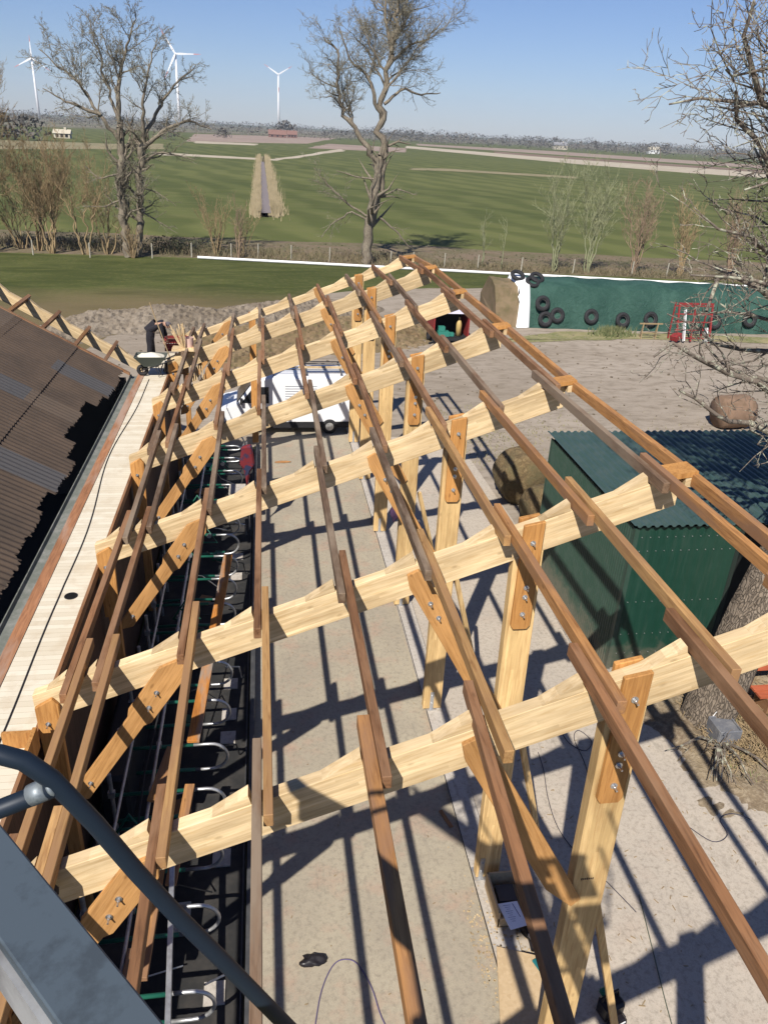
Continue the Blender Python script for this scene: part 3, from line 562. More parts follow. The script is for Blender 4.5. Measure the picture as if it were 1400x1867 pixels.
mb=MB(); mb.box((4.75,6.2,.16),(.34,.26,.30),Matrix.Rotation(.3,3,'Z')); mb.box((4.78,6.02,.08),(.3,.16,.14),Matrix.Rotation(.3,3,'Z')); obj('body',mb,M_bag,cs,bevel=.04)
mb=MB(); mb.box((4.70,6.32,.33),(.18,.12,.08),Matrix.Rotation(.3,3,'Z')); obj('battery',mb,M_green,cs,bevel=.02)
mb=MB(); mb.tube([(4.6,6.2,.3),(4.62,6.2,.42),(4.85,6.27,.42),(4.88,6.27,.3)],.018,8); obj('handle',mb,M_bag,cs)
mb=MB(); mb.box((4.82,5.95,.155),(.12,.012,.02),Matrix.Rotation(.3,3,'Z')); obj('pale_stripe',mb,M_white,cs)
blob('dark_bag',(3.06,16.7,3.0),.12,.1,.22,mat('purple_cloth',(.05,.025,.06),.9),'dark purple cloth bundle tied to the fourth tall post','cloth',8,.25,False)
for k,(pts,lab) in enumerate((([(5.4,11.4,.02),(5.35,10.9,.02),(5.2,10.2,.02),(5.15,9.5,.02),(5.3,8.9,.02),(5.6,8.3,.02),(5.9,7.6,.02)],'thin dark cable wandering over the concrete behind the nearest post'),
  ([(6.1,12.0,.02),(6.15,11.6,.02),(6.4,11.35,.02),(6.65,11.6,.02),(6.5,11.95,.02),(6.3,11.7,.02),(6.25,10.9,.02),(6.0,9.9,.02),(5.75,9.2,.02)],'coiled blue cable on the concrete in the rafter shadow'),
  ([(6.05,8.0,.02),(5.85,7.1,.02),(5.65,6.2,.02),(5.5,5.4,.02)],'thin straight green cord on the concrete at the lower right'),
  ([(7.6,9.3,.02),(7.9,8.9,.02),(8.25,9.0,.03),(8.3,9.35,.05),(8.6,9.4,.1),(8.9,9.2,.1)],'dark cable loop by the edge of the leafy soil'))):
    sm=[]
    for a in range(len(pts)-1):
        p0=Vector(pts[max(a-1,0)]);p1=Vector(pts[a]);p2=Vector(pts[a+1]);p3=Vector(pts[min(a+2,len(pts)-1)])
        for t in range(5):
            t/=5; sm.append(.5*((2*p1)+(p2-p0)*t+(2*p0-5*p1+4*p2-p3)*t*t+(3*p1-p0-3*p2+p3)*t*t*t))
    mb=MB(); mb.tube(sm,.008,5); tag(obj('floor_cable',mb,mat('cable_dark%d'%k,(.03,.03,.05) if k!=2 else (.05,.07,.05),.5),org=pts[0]),lab,'cable')
mb=MB(); mb.tube([(3.28,5,.085),(3.33,16,.085),(3.28,29,.085)],.008,5); tag(obj('string_line',mb,M_black,org=(3.3,5,.08)),'taut dark string line along the post plinth','string')
mb=MB(); mb.box((3.12,9.9,.02),(.07,.42,.03),Matrix.Rotation(.3,3,'Z')); tag(obj('offcut',mb,M_purlo,org=(3.12,9.9,.02)),'small red-brown timber offcut beside the plinth','offcut')
r=random.Random(8); mb=MB()
for q in range(260):
    x=3.0+abs(r.gauss(0,.5)); yy=7.4+r.gauss(0,.5); mb.box((x,yy,.1 if 3.31<x<3.73 else .022),(r.uniform(.01,.04),r.uniform(.01,.03),.006),Matrix.Rotation(r.uniform(0,3),3,'Z'))
tag(obj('wood_shavings',mb,M_raft,org=(3.1,7.4,0)),kind='stuff')
mb=MB()
for q in range(380):
    x=r.uniform(3.9,12); yy=r.uniform(3,9.8) if x>8 else r.uniform(4,12.5); a=r.uniform(0,3); L=r.uniform(.02,.10); mb.box((x,yy,.016),(L,.012,.008),Matrix.Rotation(a,3,'Z'))
for q in range(150):
    x=r.uniform(-.3,3.2); yy=r.uniform(4,24); a=r.uniform(0,3); L=r.uniform(.015,.05); mb.box((x,yy,.018),(L,.012,.008),Matrix.Rotation(a,3,'Z'))
tag(obj('litter_twigs',mb,M_twigb,org=(5,8,0)),kind='stuff')
# ---------------- green shed ----------------
M_shed=dirty(mat('dark_green_steel',(.008,.042,.028),.42,.1,.4),(.014,.05,.035),2)
M_shedw=dirty(mat('faded_green_steel',(.026,.058,.042),.5,.1,.4),(.04,.07,.055),3)
M_shroof=dirty(mat('green_roof_steel',(.04,.075,.068),.5,.1,.4),(.06,.09,.085),2.5)
for MM,k in ((M_shed,1),(M_shedw,1)):
    n=NT(MM); src=n.b.inputs['Base Color'].links[0].from_socket; v=n.coord(); z=n.sep(v)[2]; f=n.noise(v,2.5,6,.7,.6); g=n.noise(n.coord((6,6,.5)),1.5,5,.65)
    low=n.math('SUBTRACT',n.math('ADD',f,.22),n.math('MULTIPLY',z,.62)); c=n.mix(n.math('MULTIPLY',n.ramp(low,[(.28,(0,0,0)),(.6,(1,1,1))]),.6),src,(.14,.12,.09))
    c=n.mix(n.ramp(g,[(.52,(0,0,0)),(.75,(.45,.45,.45))]),c,(.045,.075,.06)); n.out(c)
sh=thing('green_shed','dark green corrugated steel shed with ribbed flat roof beside the concrete','shed',(9.3,16.7,0))
def corr(axis,a0,a1,per,amp,fn,z=None):
    mb=MB(); n=int((a1-a0)/per*4); b=0
    for q in range(n+1):
        a=a0+(a1-a0)*q/n; h=amp*(1 if q%4 in (0,1) else -1)*.5
        p,r_=fn(a,h); mb.v+= [Vector(p),Vector(r_)]
    for q in range(n): mb.f.append((2*q,2*q+1,2*q+3,2*q+2))
    return mb
mb=corr('y',14,19.5,.11,.035,lambda a,h:((7.95+h,a,.03),(7.95+h,a,3.84))); o=obj('side_wall',mb,M_shedw,sh); o.modifiers.new('t','SOLIDIFY').thickness=.004
mb=corr('x',7.97,10.56,.25,.005,lambda a,h:((a,14+h,.03),(a,14+h,3.84))); o=obj('front_wall',mb,M_shed,sh); o.modifiers.new('t','SOLIDIFY').thickness=.004
mb=MB()
for z in (.45,1.0,1.9,3.25,3.6):
    for q in range(12): mb.cyl((8.15+q*.2,13.985,z),(8.15+q*.2,13.972,z),.011,6)
obj('screws',mb,M_galv,sh)
mb=corr('x',7.86,17.5,.2,.05,lambda a,h:((a,13.87,3.93+h+.0),(a,19.65,3.96+h))); o=obj('roof',mb,M_shroof,sh); o.modifiers.new('t','SOLIDIFY').thickness=.006
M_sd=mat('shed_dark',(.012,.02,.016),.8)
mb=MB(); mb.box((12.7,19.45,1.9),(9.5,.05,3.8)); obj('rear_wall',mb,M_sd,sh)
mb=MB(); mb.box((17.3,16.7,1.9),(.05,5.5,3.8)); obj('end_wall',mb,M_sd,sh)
mb=MB(); mb.box((7.93,13.965,1.93),(.012,.10,3.82)); mb.box((7.985,13.955,1.93),(.12,.012,3.82)); obj('corner_trim',mb,M_shedw,sh)
for x in (10.57,14): mb=MB(); mb.box((x,14.05,1.9),(.11,.11,3.8)); obj('corner_post',mb,M_sd,sh)
mb=MB(); mb.prism([(10.62,0),(17.2,0),(17.2,3.8),(10.62,3.8)],14.6,14.64); obj('lean_to_shade_sheet',mb,mat('lean_to_shade',(.006,.008,.007),.9),sh)  # near-black sheet painting the shade inside the open lean-to
# ---------------- bales ----------------
#
M_bale=mat('old_hay',(.17,.125,.065),.95); n=NT(M_bale); v=n.coord((1,1,1)); f=n.noise(v,5,7,.75,1.5); g=n.noise(v,1.4,3)
n.out(n.mix(n.ramp(g,[(.4,(0,0,0)),(.65,(1,1,1))]),n.ramp(f,[(.3,(.05,.035,.02)),(.55,(.17,.12,.06)),(.75,(.28,.22,.12))]),(.12,.10,.05))); n.bump(f,1,.06)
def bale(c,rad,L,ax,label,M=None,seed=0):
    r=random.Random(seed); d=Vector(ax).normalized(); c=Vector(c); x=d.cross(Vector((0,0,1))).normalized(); z=Vector((0,0,1)); mb=MB(); n=28; m=9
    for i in range(m):
        t=(i/(m-1)-.5)*L; rr=rad*(.93 if i in(0,m-1) else 1)
        for k in range(n):
            a=2*math.pi*k/n; q=rr*(1+r.uniform(-.03,.03)); zz=math.sin(a)*q
            mb.v.append(c+d*(t+r.uniform(-.03,.03))+x*math.cos(a)*q+z*(zz if zz>-rad*.93 else -rad*.93))
    for i in range(m-1):
        for k in range(n): k2=(k+1)%n; mb.f.append((i*n+k,i*n+k2,(i+1)*n+k2,(i+1)*n+k))
    mb.f.append(tuple(range(n-1,-1,-1))); mb.f.append(tuple((m-1)*n+k for k in range(n)))
    return tag(obj('round_bale',mb,M or M_bale,org=c,smooth=True),label,'bale')
bale((8.75,23.6,.85),.92,1.3,(0,1,0),'upright brown hay bale beside the green shed, the farther one',seed=1)
bale((8.9,21.2,.75),.8,1.2,(1,.4,0),'mouldy hay bale tucked against the green shed side',seed=2)
bale((20.9,30.6,.75),.75,1.5,(1,.1,0),'brown bale lying behind the shed roof under the tree',dirty(mat('brown_bale',(.19,.125,.085),.95),(.12,.08,.05),3,bump=.8),3)
bale((35.8,45.2,.7),.75,1.5,(1,.1,0),'rusty brown bale at the right edge of the yard',dirty(mat('rust_bale',(.24,.13,.08),.95),(.16,.09,.06),3,bump=.8),4)
# ---------------- silage clamp ----------------
M_net=mat('green_net',(.018,.06,.045),.7,0,.3); n=NT(M_net); v=n.coord(); a=n.noise(v,.5,6,.6,1.2); b=n.noise(v,4,6,.7,1)
c=n.mix(n.ramp(a,[(.4,(0,0,0)),(.65,(1,1,1))]),(.018,.058,.044),(.035,.088,.068)); c=n.mix(n.ramp(b,[(.62,(0,0,0)),(.75,(.7,.7,.7))]),c,(.075,.13,.11)); n.out(c); n.bump(b,.8,.15)
cl=thing('silage_clamp','long silage clamp under green netting with a white sheet edge','silage clamp',(30,52,0))
def prof(x,t): # cross section in Y,z
    base=49.75-.055*(x-17); ht=2.98-.012*(x-17)
    P=[(base,0),(base+.15,.6),(base+.35,1.4),(base+.6,1.95),(base+.95,2.42*ht/2.72),(base+1.6,2.62*ht/2.72),(base+2.6,ht),(base+3.4,ht*.97),(base+4.4,1.6),(base+5,0)]
    return P[t]
def loft(x0,x1,n,amp,seed,inset=0,k=1):
    r=random.Random(seed); mb=MB(); ph=[r.uniform(0,6) for _ in range(12)]
    for i in range(n+1):
        x=x0+(x1-x0)*i/n
        for t in range(10):
            y_,z_=prof(x,t); w_=amp*(1.4*math.sin(x*2.2)+math.sin(x*1.3+ph[t])+.6*math.sin(x*3.1+ph[t]*2+t)+r.uniform(-.3,.3))
            mb.v.append(Vector((x+(r.uniform(-.15,.15) if i in(0,) else 0),y_+inset+w_*(1 if t<6 else 0),max(0,z_*k+(w_*.5 if 2<t<8 else 0)-inset))))
    for i in range(n):
        for t in range(9): a=i*10+t; mb.f.append((a,a+1,a+11,a+10))
    mb.f.append(tuple(range(9,-1,-1))); mb.f.append(tuple(n*10+t for t in range(10)))
    return mb
obj('netting',loft(17.35,48,170,.05,3),M_net,cl,smooth=True)
obj('white_sheet',loft(16.75,17.5,4,.05,4,-.03,1.0),mat('white_film',(.78,.79,.80),.45),cl,smooth=True)
obj('silage_face',loft(15.3,16.95,8,.09,5,.12,.97),dirty(mat('silage',(.17,.125,.075),.95),(.10,.085,.04),1.2,bump=.9),cl)
def tyre(x,px_z,label,lie=(0,-1,.28),r0=.38,yo=-.12):
    bs=49.75-.055*(x-17); z=px_z; y_=bs+.22*z-.0+yo
    t=thing('tyre',label,'tyre',(x,y_,z),'old tyres weighing down the silage net')
    mb=MB(); mb.torus((x,y_,z),r0,.145,lie,26,8,.85); obj('rubber',mb,M_black,t,True)
    d=Vector(lie).normalized(); mb=MB(); c=Vector((x,y_,z)); mb.torus(c+d*.02,r0-.13,.025,lie,20,6); obj('bead',mb,mat('tyre_grey',(.07,.07,.07),.8),t,True)
for x,z,lab in ((18.55,.62,'tyre at the foot of the white sheet, lower of the leaning cluster'),(19.35,.88,'tyre right beside the cluster at the white sheet'),(21.7,.86,'tyre hanging alone, second from the white sheet cluster'),(23.9,.70,'tyre third along the net, nearest the weeds'),(25.85,.80,'tyre fourth along the net left of the red frame'),(30.4,.75,'tyre just right of the red frame on the net'),(32.9,.95,'rightmost tyre behind the tree twigs'),(18.3,1.6,'tyre above the leaning cluster by the white sheet')):
    tyre(x,z,lab)
for x,y_,z,lab in ((16.9,51.6,3.1,'tyre lying on top of the clamp above the white sheet'),(17.8,51.0,2.8,'tyre lying at the shoulder of the clamp by the white sheet'),(18.2,51.4,3.02,'tyre leaning on top beside the shoulder tyre')):
    t=thing('tyre',lab,'tyre',(x,y_,z),'old tyres weighing down the silage net'); mb=MB(); mb.torus((x,y_,z),.38,.14,(0.1,-.5,.8),26,8,.85); obj('rubber',mb,M_black,t,True)
mb=MB(); mb.tube([(-6,75.6,.14),(20,71.2,.14),(46,66.7,.14)],.12,12); tag(obj('white_pipe',mb,M_white,org=(-6,75.6,.1)),'long white pipe lying on the grass edge behind the barn frame','pipe')
# red frame implement
rf=thing('red_rack','red steel transport rack with white side panels in front of the green net','rack',(27.3,46.2,0))
mb=MB()
for x in (26.2,28.5):
    mb.beam((x,46.1,.05),(x+.15,46.9,2.35),.10,.10,up=(1,0,0)); mb.beam((x,47.2,.05),(x+.15,47.4,2.35),.08,.08,up=(1,0,0))
for q in range(5): z=.3+q*.48; mb.beam((26.1,46.2+.16*q,z),(28.6,46.2+.16*q,z),.07,.07)
mb.beam((26.3,46.9,2.35),(28.7,46.9,2.35),.12,.12); mb.beam((27.2,46.15,.1),(27.5,46.9,2.2),.09,.09,up=(1,0,0)); mb.beam((25.9,46,.3),(26.4,46.3,.5),.5,.3)
obj('frame',mb,M_red,rf)
mb=MB(); mb.beam((26.65,46.0,.15),(26.75,46.75,2.0),.26,.05,up=(1,0,0)); obj('white_panel',mb,M_white,rf); mb=MB(); mb.beam((28.2,46.0,.1),(28.22,46.3,.95),.32,.05,up=(1,0,0)); obj('white_panel',mb,M_white,rf)
tr=thing('trestle','small weathered wooden trestle in front of the green net','trestle',(24.9,47.2,0))
for x in (24.3,25.3):
    mb=MB(); mb.beam((x-.1,47.0,0),(x+.08,47.3,1.0),.07,.05,up=(1,0,0)); mb.beam((x+.1,47.6,0),(x+.08,47.3,1.0),.07,.05,up=(1,0,0)); obj('leg_pair',mb,M_twigb,tr)
mb=MB(); mb.beam((24.1,47.3,.95),(25.7,47.3,.95),.08,.08); mb.beam((24.2,47.1,.4),(25.5,47.1,.4),.06,.05); obj('bars',mb,M_twigb,tr)
# ---------------- cart ----------------
ct=thing('tool_trailer','small open red trailer full of green tools standing in the yard','trailer',(11,45,0))
mb=MB(); mb.box((11,46.9,1.15),(2.1,.04,1.5)); mb.box((11,45.9,.45),(2.1,2.0,.06)); obj('dark_interior',mb,mat('trailer_dark',(.015,.015,.017),.8),ct)
mb=MB(); mb.box((9.95,45.9,1.15),(.07,2.1,1.5)); obj('red_side',mb,M_red,ct); mb=MB(); mb.box((12.05,45.9,1.15),(.07,2.1,1.5)); obj('red_side',mb,M_red,ct)
mb=MB(); mb.box((11,45.9,1.94),(2.2,2.2,.08)); obj('pale_roof',mb,mat('lilac_white',(.62,.60,.72),.5),ct)
mb=MB(); mb.box((11,44.8,.38),(2.3,.14,.14)); mb.beam((10.2,44.8,.3),(9.5,43.9,.35),.1,.1); mb.beam((11.8,44.8,.3),(12.5,44.1,.35),.1,.1); obj('chassis',mb,M_black,ct)
for x in (9.85,12.15):
    mb=MB(); mb.torus((x,45.9,.32),.22,.1,(1,0,0),18,8); obj('wheel',mb,M_black,ct,True)
mb=MB(); mb.tube([(11.55,45.3,.5),(11.55,45.3,1.2),(11.55,45.3,1.42),(11.55,45.3,1.45),(11.55,45.3,1.6)],[.17,.17,.1,.05,.05],14); obj('gas_bottle',mb,mat('ochre_paint',(.42,.30,.12),.5),ct,True)
mb=MB(); mb.box((10.6,45.3,.62),(.7,.5,.28)); mb.box((10.5,45.4,.9),(.4,.4,.25)); mb.box((11.1,45.2,.6),(.25,.3,.2)); obj('tool_cases',mb,mat('teal_case',(.03,.18,.14),.5),ct)
# ---------------- van ----------------
vn=thing('van','white panel van with roof rack parked behind the timber frame','van',(.9,31,0))
def sect(x,wz): return None
prof_=[(-1.95,.45),(-1.98,.9),(-1.85,1.12),(-1.2,1.28),(-.55,2.12),(-.3,2.33),(.1,2.42),(3.46,2.44),(3.54,2.36),(3.58,.55),(3.5,.38),(-1.8,.35)]
mb=MB(); y0,y1=30.0,31.95
n_=len(prof_); lay=[(y0,1.0,0),(y0+.12,1.0,.0),(y1-.12,1,0),(y1,1,0)]
for (yy,_,__),inz in zip(lay,(.07,0,0,.07)):
    for (px,pz) in prof_: mb.v.append(Vector((px if abs(px)<3 else px*(1-.01*(inz>0)),yy,pz-(inz if pz>1.9 else 0))))
for l in range(3):
    for i in range(n_): j=(i+1)%n_; mb.f.append((l*n_+i,l*n_+j,(l+1)*n_+j,(l+1)*n_+i))
mb.f.append(tuple(range(n_))); mb.f.append(tuple(3*n_+i for i in range(n_-1,-1,-1)))
obj('body',mb,mat('van_white',(.70,.71,.73),.3,0,.5),vn,bevel=.03)
M_glass=mat('dark_glass',(.012,.014,.018),.08,0,.6)
mb=MB(); mb.prism([(-1.15,1.345),(-.60,2.055),(-.63,2.08),(-1.18,1.37)],y0+.14,y1-.14); obj('windscreen',mb,M_glass,vn)
mb=MB(); mb.prism([(-1.0,1.36),(.1,1.34),(.1,2.02),(-.50,2.02)],y0-.012,y0+.01); obj('side_window',mb,M_glass,vn)
for x in (-1.15,2.55):
    w_=thing('w','','',(x,y0,.33)); bpy.data.objects.remove(w_)
    mb=MB(); mb.torus((x,y0+.06,.34),.235,.1,(0,1,0),24,8,1.1); wo=obj('wheel',mb,M_black,vn,True)
    mb=MB(); mb.cyl((x,y0+.02,.34),(x,y0-.03,.34),.17,16); hub=obj('rim',mb,M_galv,wo,org=None)
    mb=MB(); mb.torus((x,y1-.06,.34),.235,.1,(0,1,0),24,8,1.1); obj('wheel',mb,M_black,vn,True)
mb=MB(); mb.prism([(-1.8,.30),(3.5,.30),(3.5,.55),(-1.8,.55)],y0-.018,y0+.01); obj('sill_trim',mb,M_black,vn)
mb=MB(); mb.box((3.52,y0+.02,1.0),(.12,.06,.75)); obj('tail_light',mb,mat('red_lens',(.35,.01,.01),.3),vn)
mb=MB(); r=random.Random(2)
for q in range(8): L=r.uniform(.6,1.3); mb.box((.75+L/2,y0-.004,2.05-q*.105),(L,.006,.022))
obj('side_lettering',mb,mat('grey_letters',(.16,.18,.22),.6),vn)
mb=MB()
for x in (.3,1.6,3.0): mb.beam((x,30.1,2.55),(x,31.85,2.55),.05,.05); mb.beam((x,30.2,2.3),(x,30.2,2.55),.04,.04,up=(1,0,0)); mb.beam((x,31.8,2.3),(x,31.8,2.55),.04,.04,up=(1,0,0))
for yy in (30.4,30.7,31.3,31.6): mb.cyl((-.1,yy,2.62),(3.5,yy,2.62),.022,8)
obj('roof_rack',mb,mat('rack_dark',(.10,.10,.10),.5),vn)
mb=MB(); mb.box((-1.0,y0-.1,1.45),(.1,.18,.22)); obj('mirror',mb,M_black,vn)
plank((1.3,30.55,2.68),(3.2,30.55,2.68),.25,.04,M_raft,'pale boards strapped on the van roof rack')
# ---------------- worker, wheelbarrow, sticks, crate ----------------
def skinobj(name,verts,edges,radii,M,parent,root=0,sub=2):
    me=bpy.data.meshes.new(name); o_=ORG[parent.name] if parent else Vector(verts[root]); me.from_pydata([tuple(Vector(v)-o_) for v in verts],edges,[]); me.update()
    o=bpy.data.objects.new(name,me); COL.objects.link(o); o.parent=parent; ORG[o.name]=o_
    if not parent: o.location=o_
    s=o.modifiers.new('skin','SKIN'); sv=me.skin_vertices[0].data
    for i,rd in enumerate(radii): sv[i].radius=(rd,rd)
    sv[root].use_root=True
    ss=o.modifiers.new('sub','SUBSURF'); ss.levels=sub; ss.render_levels=sub; me.materials.append(M); return o
PX,PY,PZ=-3.95,27.2,3.95
pe=thing('person','person in dark work clothes bending forward behind the wheelbarrow, arms reaching down','person',(PX,PY,PZ))
J=dict(hip=(0,0,.93),lk=(.03,-.1,.5),la=(-.03,-.12,.08),lt=(.14,-.13,.03),rk=(.05,.14,.5),ra=(.08,.15,.08),rt=(.25,.15,.03),wa=(.12,0,1.08),ch=(.36,0,1.22),nk=(.52,0,1.20),hd=(.66,0,1.13),hd2=(.70,0,1.02),ls=(.42,-.17,1.2),le=(.46,-.2,.93),lw=(.50,-.17,.70),lh=(.52,-.16,.60),rs=(.42,.17,1.2),re=(.48,.22,.93),rw=(.56,.18,.70),rh=(.58,.17,.60))
rad=dict(hip=.16,lk=.07,la=.045,lt=.04,rk=.07,ra=.045,rt=.04,wa=.14,ch=.16,nk=.06,hd=.10,hd2=.085,ls=.07,le=.045,lw=.032,lh=.03,rs=.07,re=.045,rw=.032,rh=.03)
names=list(J); E=[('hip','lk'),('lk','la'),('la','lt'),('hip','rk'),('rk','ra'),('ra','rt'),('hip','wa'),('wa','ch'),('ch','nk'),('nk','hd'),('hd','hd2'),('ch','ls'),('ls','le'),('le','lw'),('lw','lh'),('ch','rs'),('rs','re'),('re','rw'),('rw','rh')]
V=[(PX+J[k][0],PY+J[k][1],PZ+J[k][2]) for k in names]; skinobj('body',V,[(names.index(a),names.index(b)) for a,b in E],[rad[k] for k in names],mat('skin',(.45,.27,.19),.6),pe)
def sub(keys,edges,grow,nm,M,endscale=None):
    V=[(PX+J[k][0],PY+J[k][1],PZ+J[k][2]) for k in keys]; return skinobj(nm,V,[(keys.index(a),keys.index(b)) for a,b in edges],[rad[k]*1.12+grow for k in keys],M,pe)
M_cl=mat('dark_clothes',(.018,.017,.022),.9)
sub(['wa','hip','ch','ls','le','lw','rs','re','rw'],[('wa','hip'),('wa','ch'),('ch','ls'),('ls','le'),('le','lw'),('ch','rs'),('rs','re'),('re','rw')],.035,'jacket',M_cl)
sub(['hip','wa','lk','la','rk','ra'],[('hip','wa'),('hip','lk'),('lk','la'),('hip','rk'),('rk','ra')],.032,'trousers',M_cl)
blob('hair',(PX+.66,PY,PZ+1.16),.12,.10,.09,mat('grey_cap',(.10,.09,.10),.9),None,None,3,.05,False,parent=pe)
for s in (-.14,.15): blob('shoe',(PX+.06,PY+s,PZ+.03),.15,.055,.07,M_black,None,None,3,.05,parent=pe)
for s,h in ((-1,'lh'),(1,'rh')):
    mb=MB(); hx,hy,hz=[J[h][0]+PX,J[h][1]+PY,J[h][2]+PZ]
    for q in range(4): mb.tube([(hx-.03+q*.02,hy,hz-.01),(hx-.03+q*.02+.005,hy,hz-.07),(hx-.035+q*.02,hy+.01,hz-.10-.008*(q in(1,2)))],[.011,.010,.007],6)
    mb.tube([(hx,hy-.03*s,hz+.02),(hx+.02,hy-.055*s,hz-.04)],[.012,.008],6); obj('fingers',mb,bpy.data.materials['skin'],pe,True)
wb=thing('wheelbarrow','wheelbarrow with a pale load standing on the walkway before the bending person','wheelbarrow',(-3.6,25.0,3.95))
bx0,by0,bz0=-3.62,25.0,3.95
mb=MB()
top=[(-.5,-.33),(.5,-.3),(.5,.3),(-.5,.33)]; bot=[(-.22,-.2),(.22,-.2),(.22,.2),(-.22,.2)]
for (x,y_) in bot: mb.v.append(Vector((bx0+x,by0+y_,bz0+.35)))
for (x,y_) in top: mb.v.append(Vector((bx0+x,by0+y_,bz0+.68)))
mb.f+=[(0,1,2,3)]+[(i,(i+1)%4,(i+1)%4+4,i+4) for i in range(4)]; o=obj('tray',mb,mat('dark_tray',(.05,.06,.05),.6),wb); o.modifiers.new('t','SOLIDIFY').thickness=.012
blob('load',(bx0,by0,bz0+.62),.44,.27,.13,mat('pale_rubble',(.60,.57,.48),.9),None,None,4,.15,parent=wb)
mb=MB(); mb.torus((bx0-.30,by0,bz0+.19),.13,.06,(0,1,0),18,8); obj('wheel',mb,M_black,wb,True)
mb=MB()
for s in (-.2,.2): mb.tube([(bx0-.35,by0+s*.4,bz0+.2),(bx0+.1,by0+s,bz0+.36),(bx0+.75,by0+s*1.4,bz0+.62)],.02,8); mb.tube([(bx0+.15,by0+s,bz0+.36),(bx0+.22,by0+s,bz0+.02),(bx0+.34,by0+s,bz0+.38)],.018,8)
obj('frame',mb,M_black,wb,True)
mb=MB(); mb.tube([(-3.72,26.4,6.0),(-3.0,25.6,4.0)],.018,8); mb.box((-2.95,25.6,3.98),(.3,.08,.06)); tag(obj('broom',mb,M_twigb,org=(-3,25.6,3.95)),'long thin broom handle leaning beside the bending person','broom')
blob('black_sack',(-3.12,25.5,3.97),.2,.3,.42,M_bag,'black rubbish sack right of the wheelbarrow','sack',6,.2)
cr=thing('red_crate','red plastic crate standing behind the person on the walkway end','crate',(-3.15,28.3,3.95)); mb=MB()
for z in (.05,.22,.39): 
    for a,b in (((-.4,-.25),(.4,-.25)),((.4,-.25),(.4,.25)),((.4,.25),(-.4,.25)),((-.4,.25),(-.4,-.25))): mb.beam((-3.15+a[0],28.3+a[1],3.95+z),(-3.15+b[0],28.3+b[1],3.95+z),.03,.10)
for q in range(9): mb.box((-3.5+q*.0875,28.04,4.17),(.03,.03,.42))
obj('crate_body',mb,M_red,cr); mb=MB(); mb.box((-3.15,28.3,3.97),(.76,.46,.03)); obj('crate_base',mb,M_red,cr)
pb=thing('stick_bucket','pink bucket holding a fan of pale roofing laths on a board atop the sixth frame','bucket',(-2.62,25.3,4.85))
mb=MB(); mb.tube([(-2.45,25.35,4.80),(-2.45,25.35,5.12)],[.13,.165],16,False); mb.tube([(-2.45,25.35,4.80),(-2.45,25.35,4.82)],.13,16); obj('pail',mb,mat('pink_pail',(.60,.42,.36),.5),pb,True)
mb=MB(); mb.box((-2.6,25.3,4.77),(.75,.55,.05)); mb.box((-2.66,25.2,4.81),(.6,.2,.03),Matrix.Rotation(.3,3,'Z')); obj('shelf_board',mb,M_raft,pb)
r=random.Random(9)
for q in range(14):
    a=r.uniform(-.35,.12); b=r.uniform(-.15,.15); L=r.uniform(.5,.85); mb=MB(); mb.beam((-2.58+a*.4,25.3+b,4.82),(-2.62+a*1.2,25.3+b*1.6,4.82+L),.022,.035); obj('lath',mb,M_raft,pb)
# hanging white laths under frame 6
mb=MB()
for q in range(6): mb.beam((-2.3+q*.06,24.9,3.3),(-2.4+q*.07,25.0,4.3),.02,.03)
tag(obj('lath_bundle',mb,M_raft,org=(-2.2,25,3.3)),'loose pale laths leaning under the sixth rafter end','laths')
blob('cloth_black',(-2.45,5.3,4.72),.34,.22,.17,mat('black_cloth',(.02,.019,.02),.9),'crumpled black jacket draped over the nearest rafter end','jacket',11,.25)
mb=MB(); mb.torus((-3.62,7.2,4.0),.18,.04,n=20,m=8); mb.box((-3.7,6.9,3.99),(.5,.35,.08)); tag(obj('red_tool',mb,mat('bright_red',(.5,.02,.04),.4),org=(-3.6,7,3.95),bevel=.01),'bright red round tool lying on the walkway at the left edge','tool')
mb=MB(); mb.box((-3.08,8.0,4.05),(.05,.5,.34)); mb.box((-3.28,8.2,4.05),(.4,.05,.3)); tag(obj('board_box',mb,M_plate,org=(-3.1,8,3.95)),'small orange board box on the walkway edge by the second post','box')
# ---------------- lift platform in the foreground ----------------
lf=thing('lift_platform','blue-grey steel lift platform edge with a curved dark blue rail in the near corner','lift',(-.8,1.6,9.2))
d=Vector((.63,-.743,0)).normalized(); 
A=Vector((-.94,2.05,9.2)); B=Vector((-.81,1.6,9.2))
mb=MB()
for z in (9.2,9.13):
    for p in (A-d*.9,A+d*1.6,B+d*1.6,B-d*.9): mb.v.append(Vector((p.x,p.y,z)))
mb.f+=[(0,1,2,3),(4,5,6,7)]+[(i,(i+1)%4,(i+1)%4+4,i+4) for i in range(4)]
obj('platform_edge',mb,M_bluegrey,lf,bevel=.006)
mb=MB(); C0=B+Vector((-.012,-.014,-.05)); nn=Vector((-d.y,d.x,0))*-1
for p in (C0-d*.9,C0+d*1.6): 
    for q,z in ((0,9.12),(0,8.9)): mb.v.append(Vector((p.x,p.y,z)))
for p in (C0-d*.9,C0+d*1.6):
    for q,z in ((0,9.12),(0,8.9)): mb.v.append(Vector((p.x,p.y,z))+nn*-.22)
mb.f+=[(0,1,3,2),(0,4,5,1),(0,2,6,4),(4,6,7,5),(2,3,7,6),(1,5,7,3)]
obj('platform_side',mb,dirty(mat('light_grey_steel',(.34,.35,.36),.5,.3),(.18,.18,.19),3),lf)
rail=[(-1.1,1.5,9.99),(-.9,1.5,10.03),(-.74,1.5,10.03),(-.651,1.5,10.015),(-.60,1.5,9.99),(-.545,1.5,9.925),(-.46,1.5,9.76),(-.375,1.5,9.567),(-.28,1.5,9.37),(-.175,1.5,9.172),(.016,1.5,8.801),(.2,1.5,8.45)]
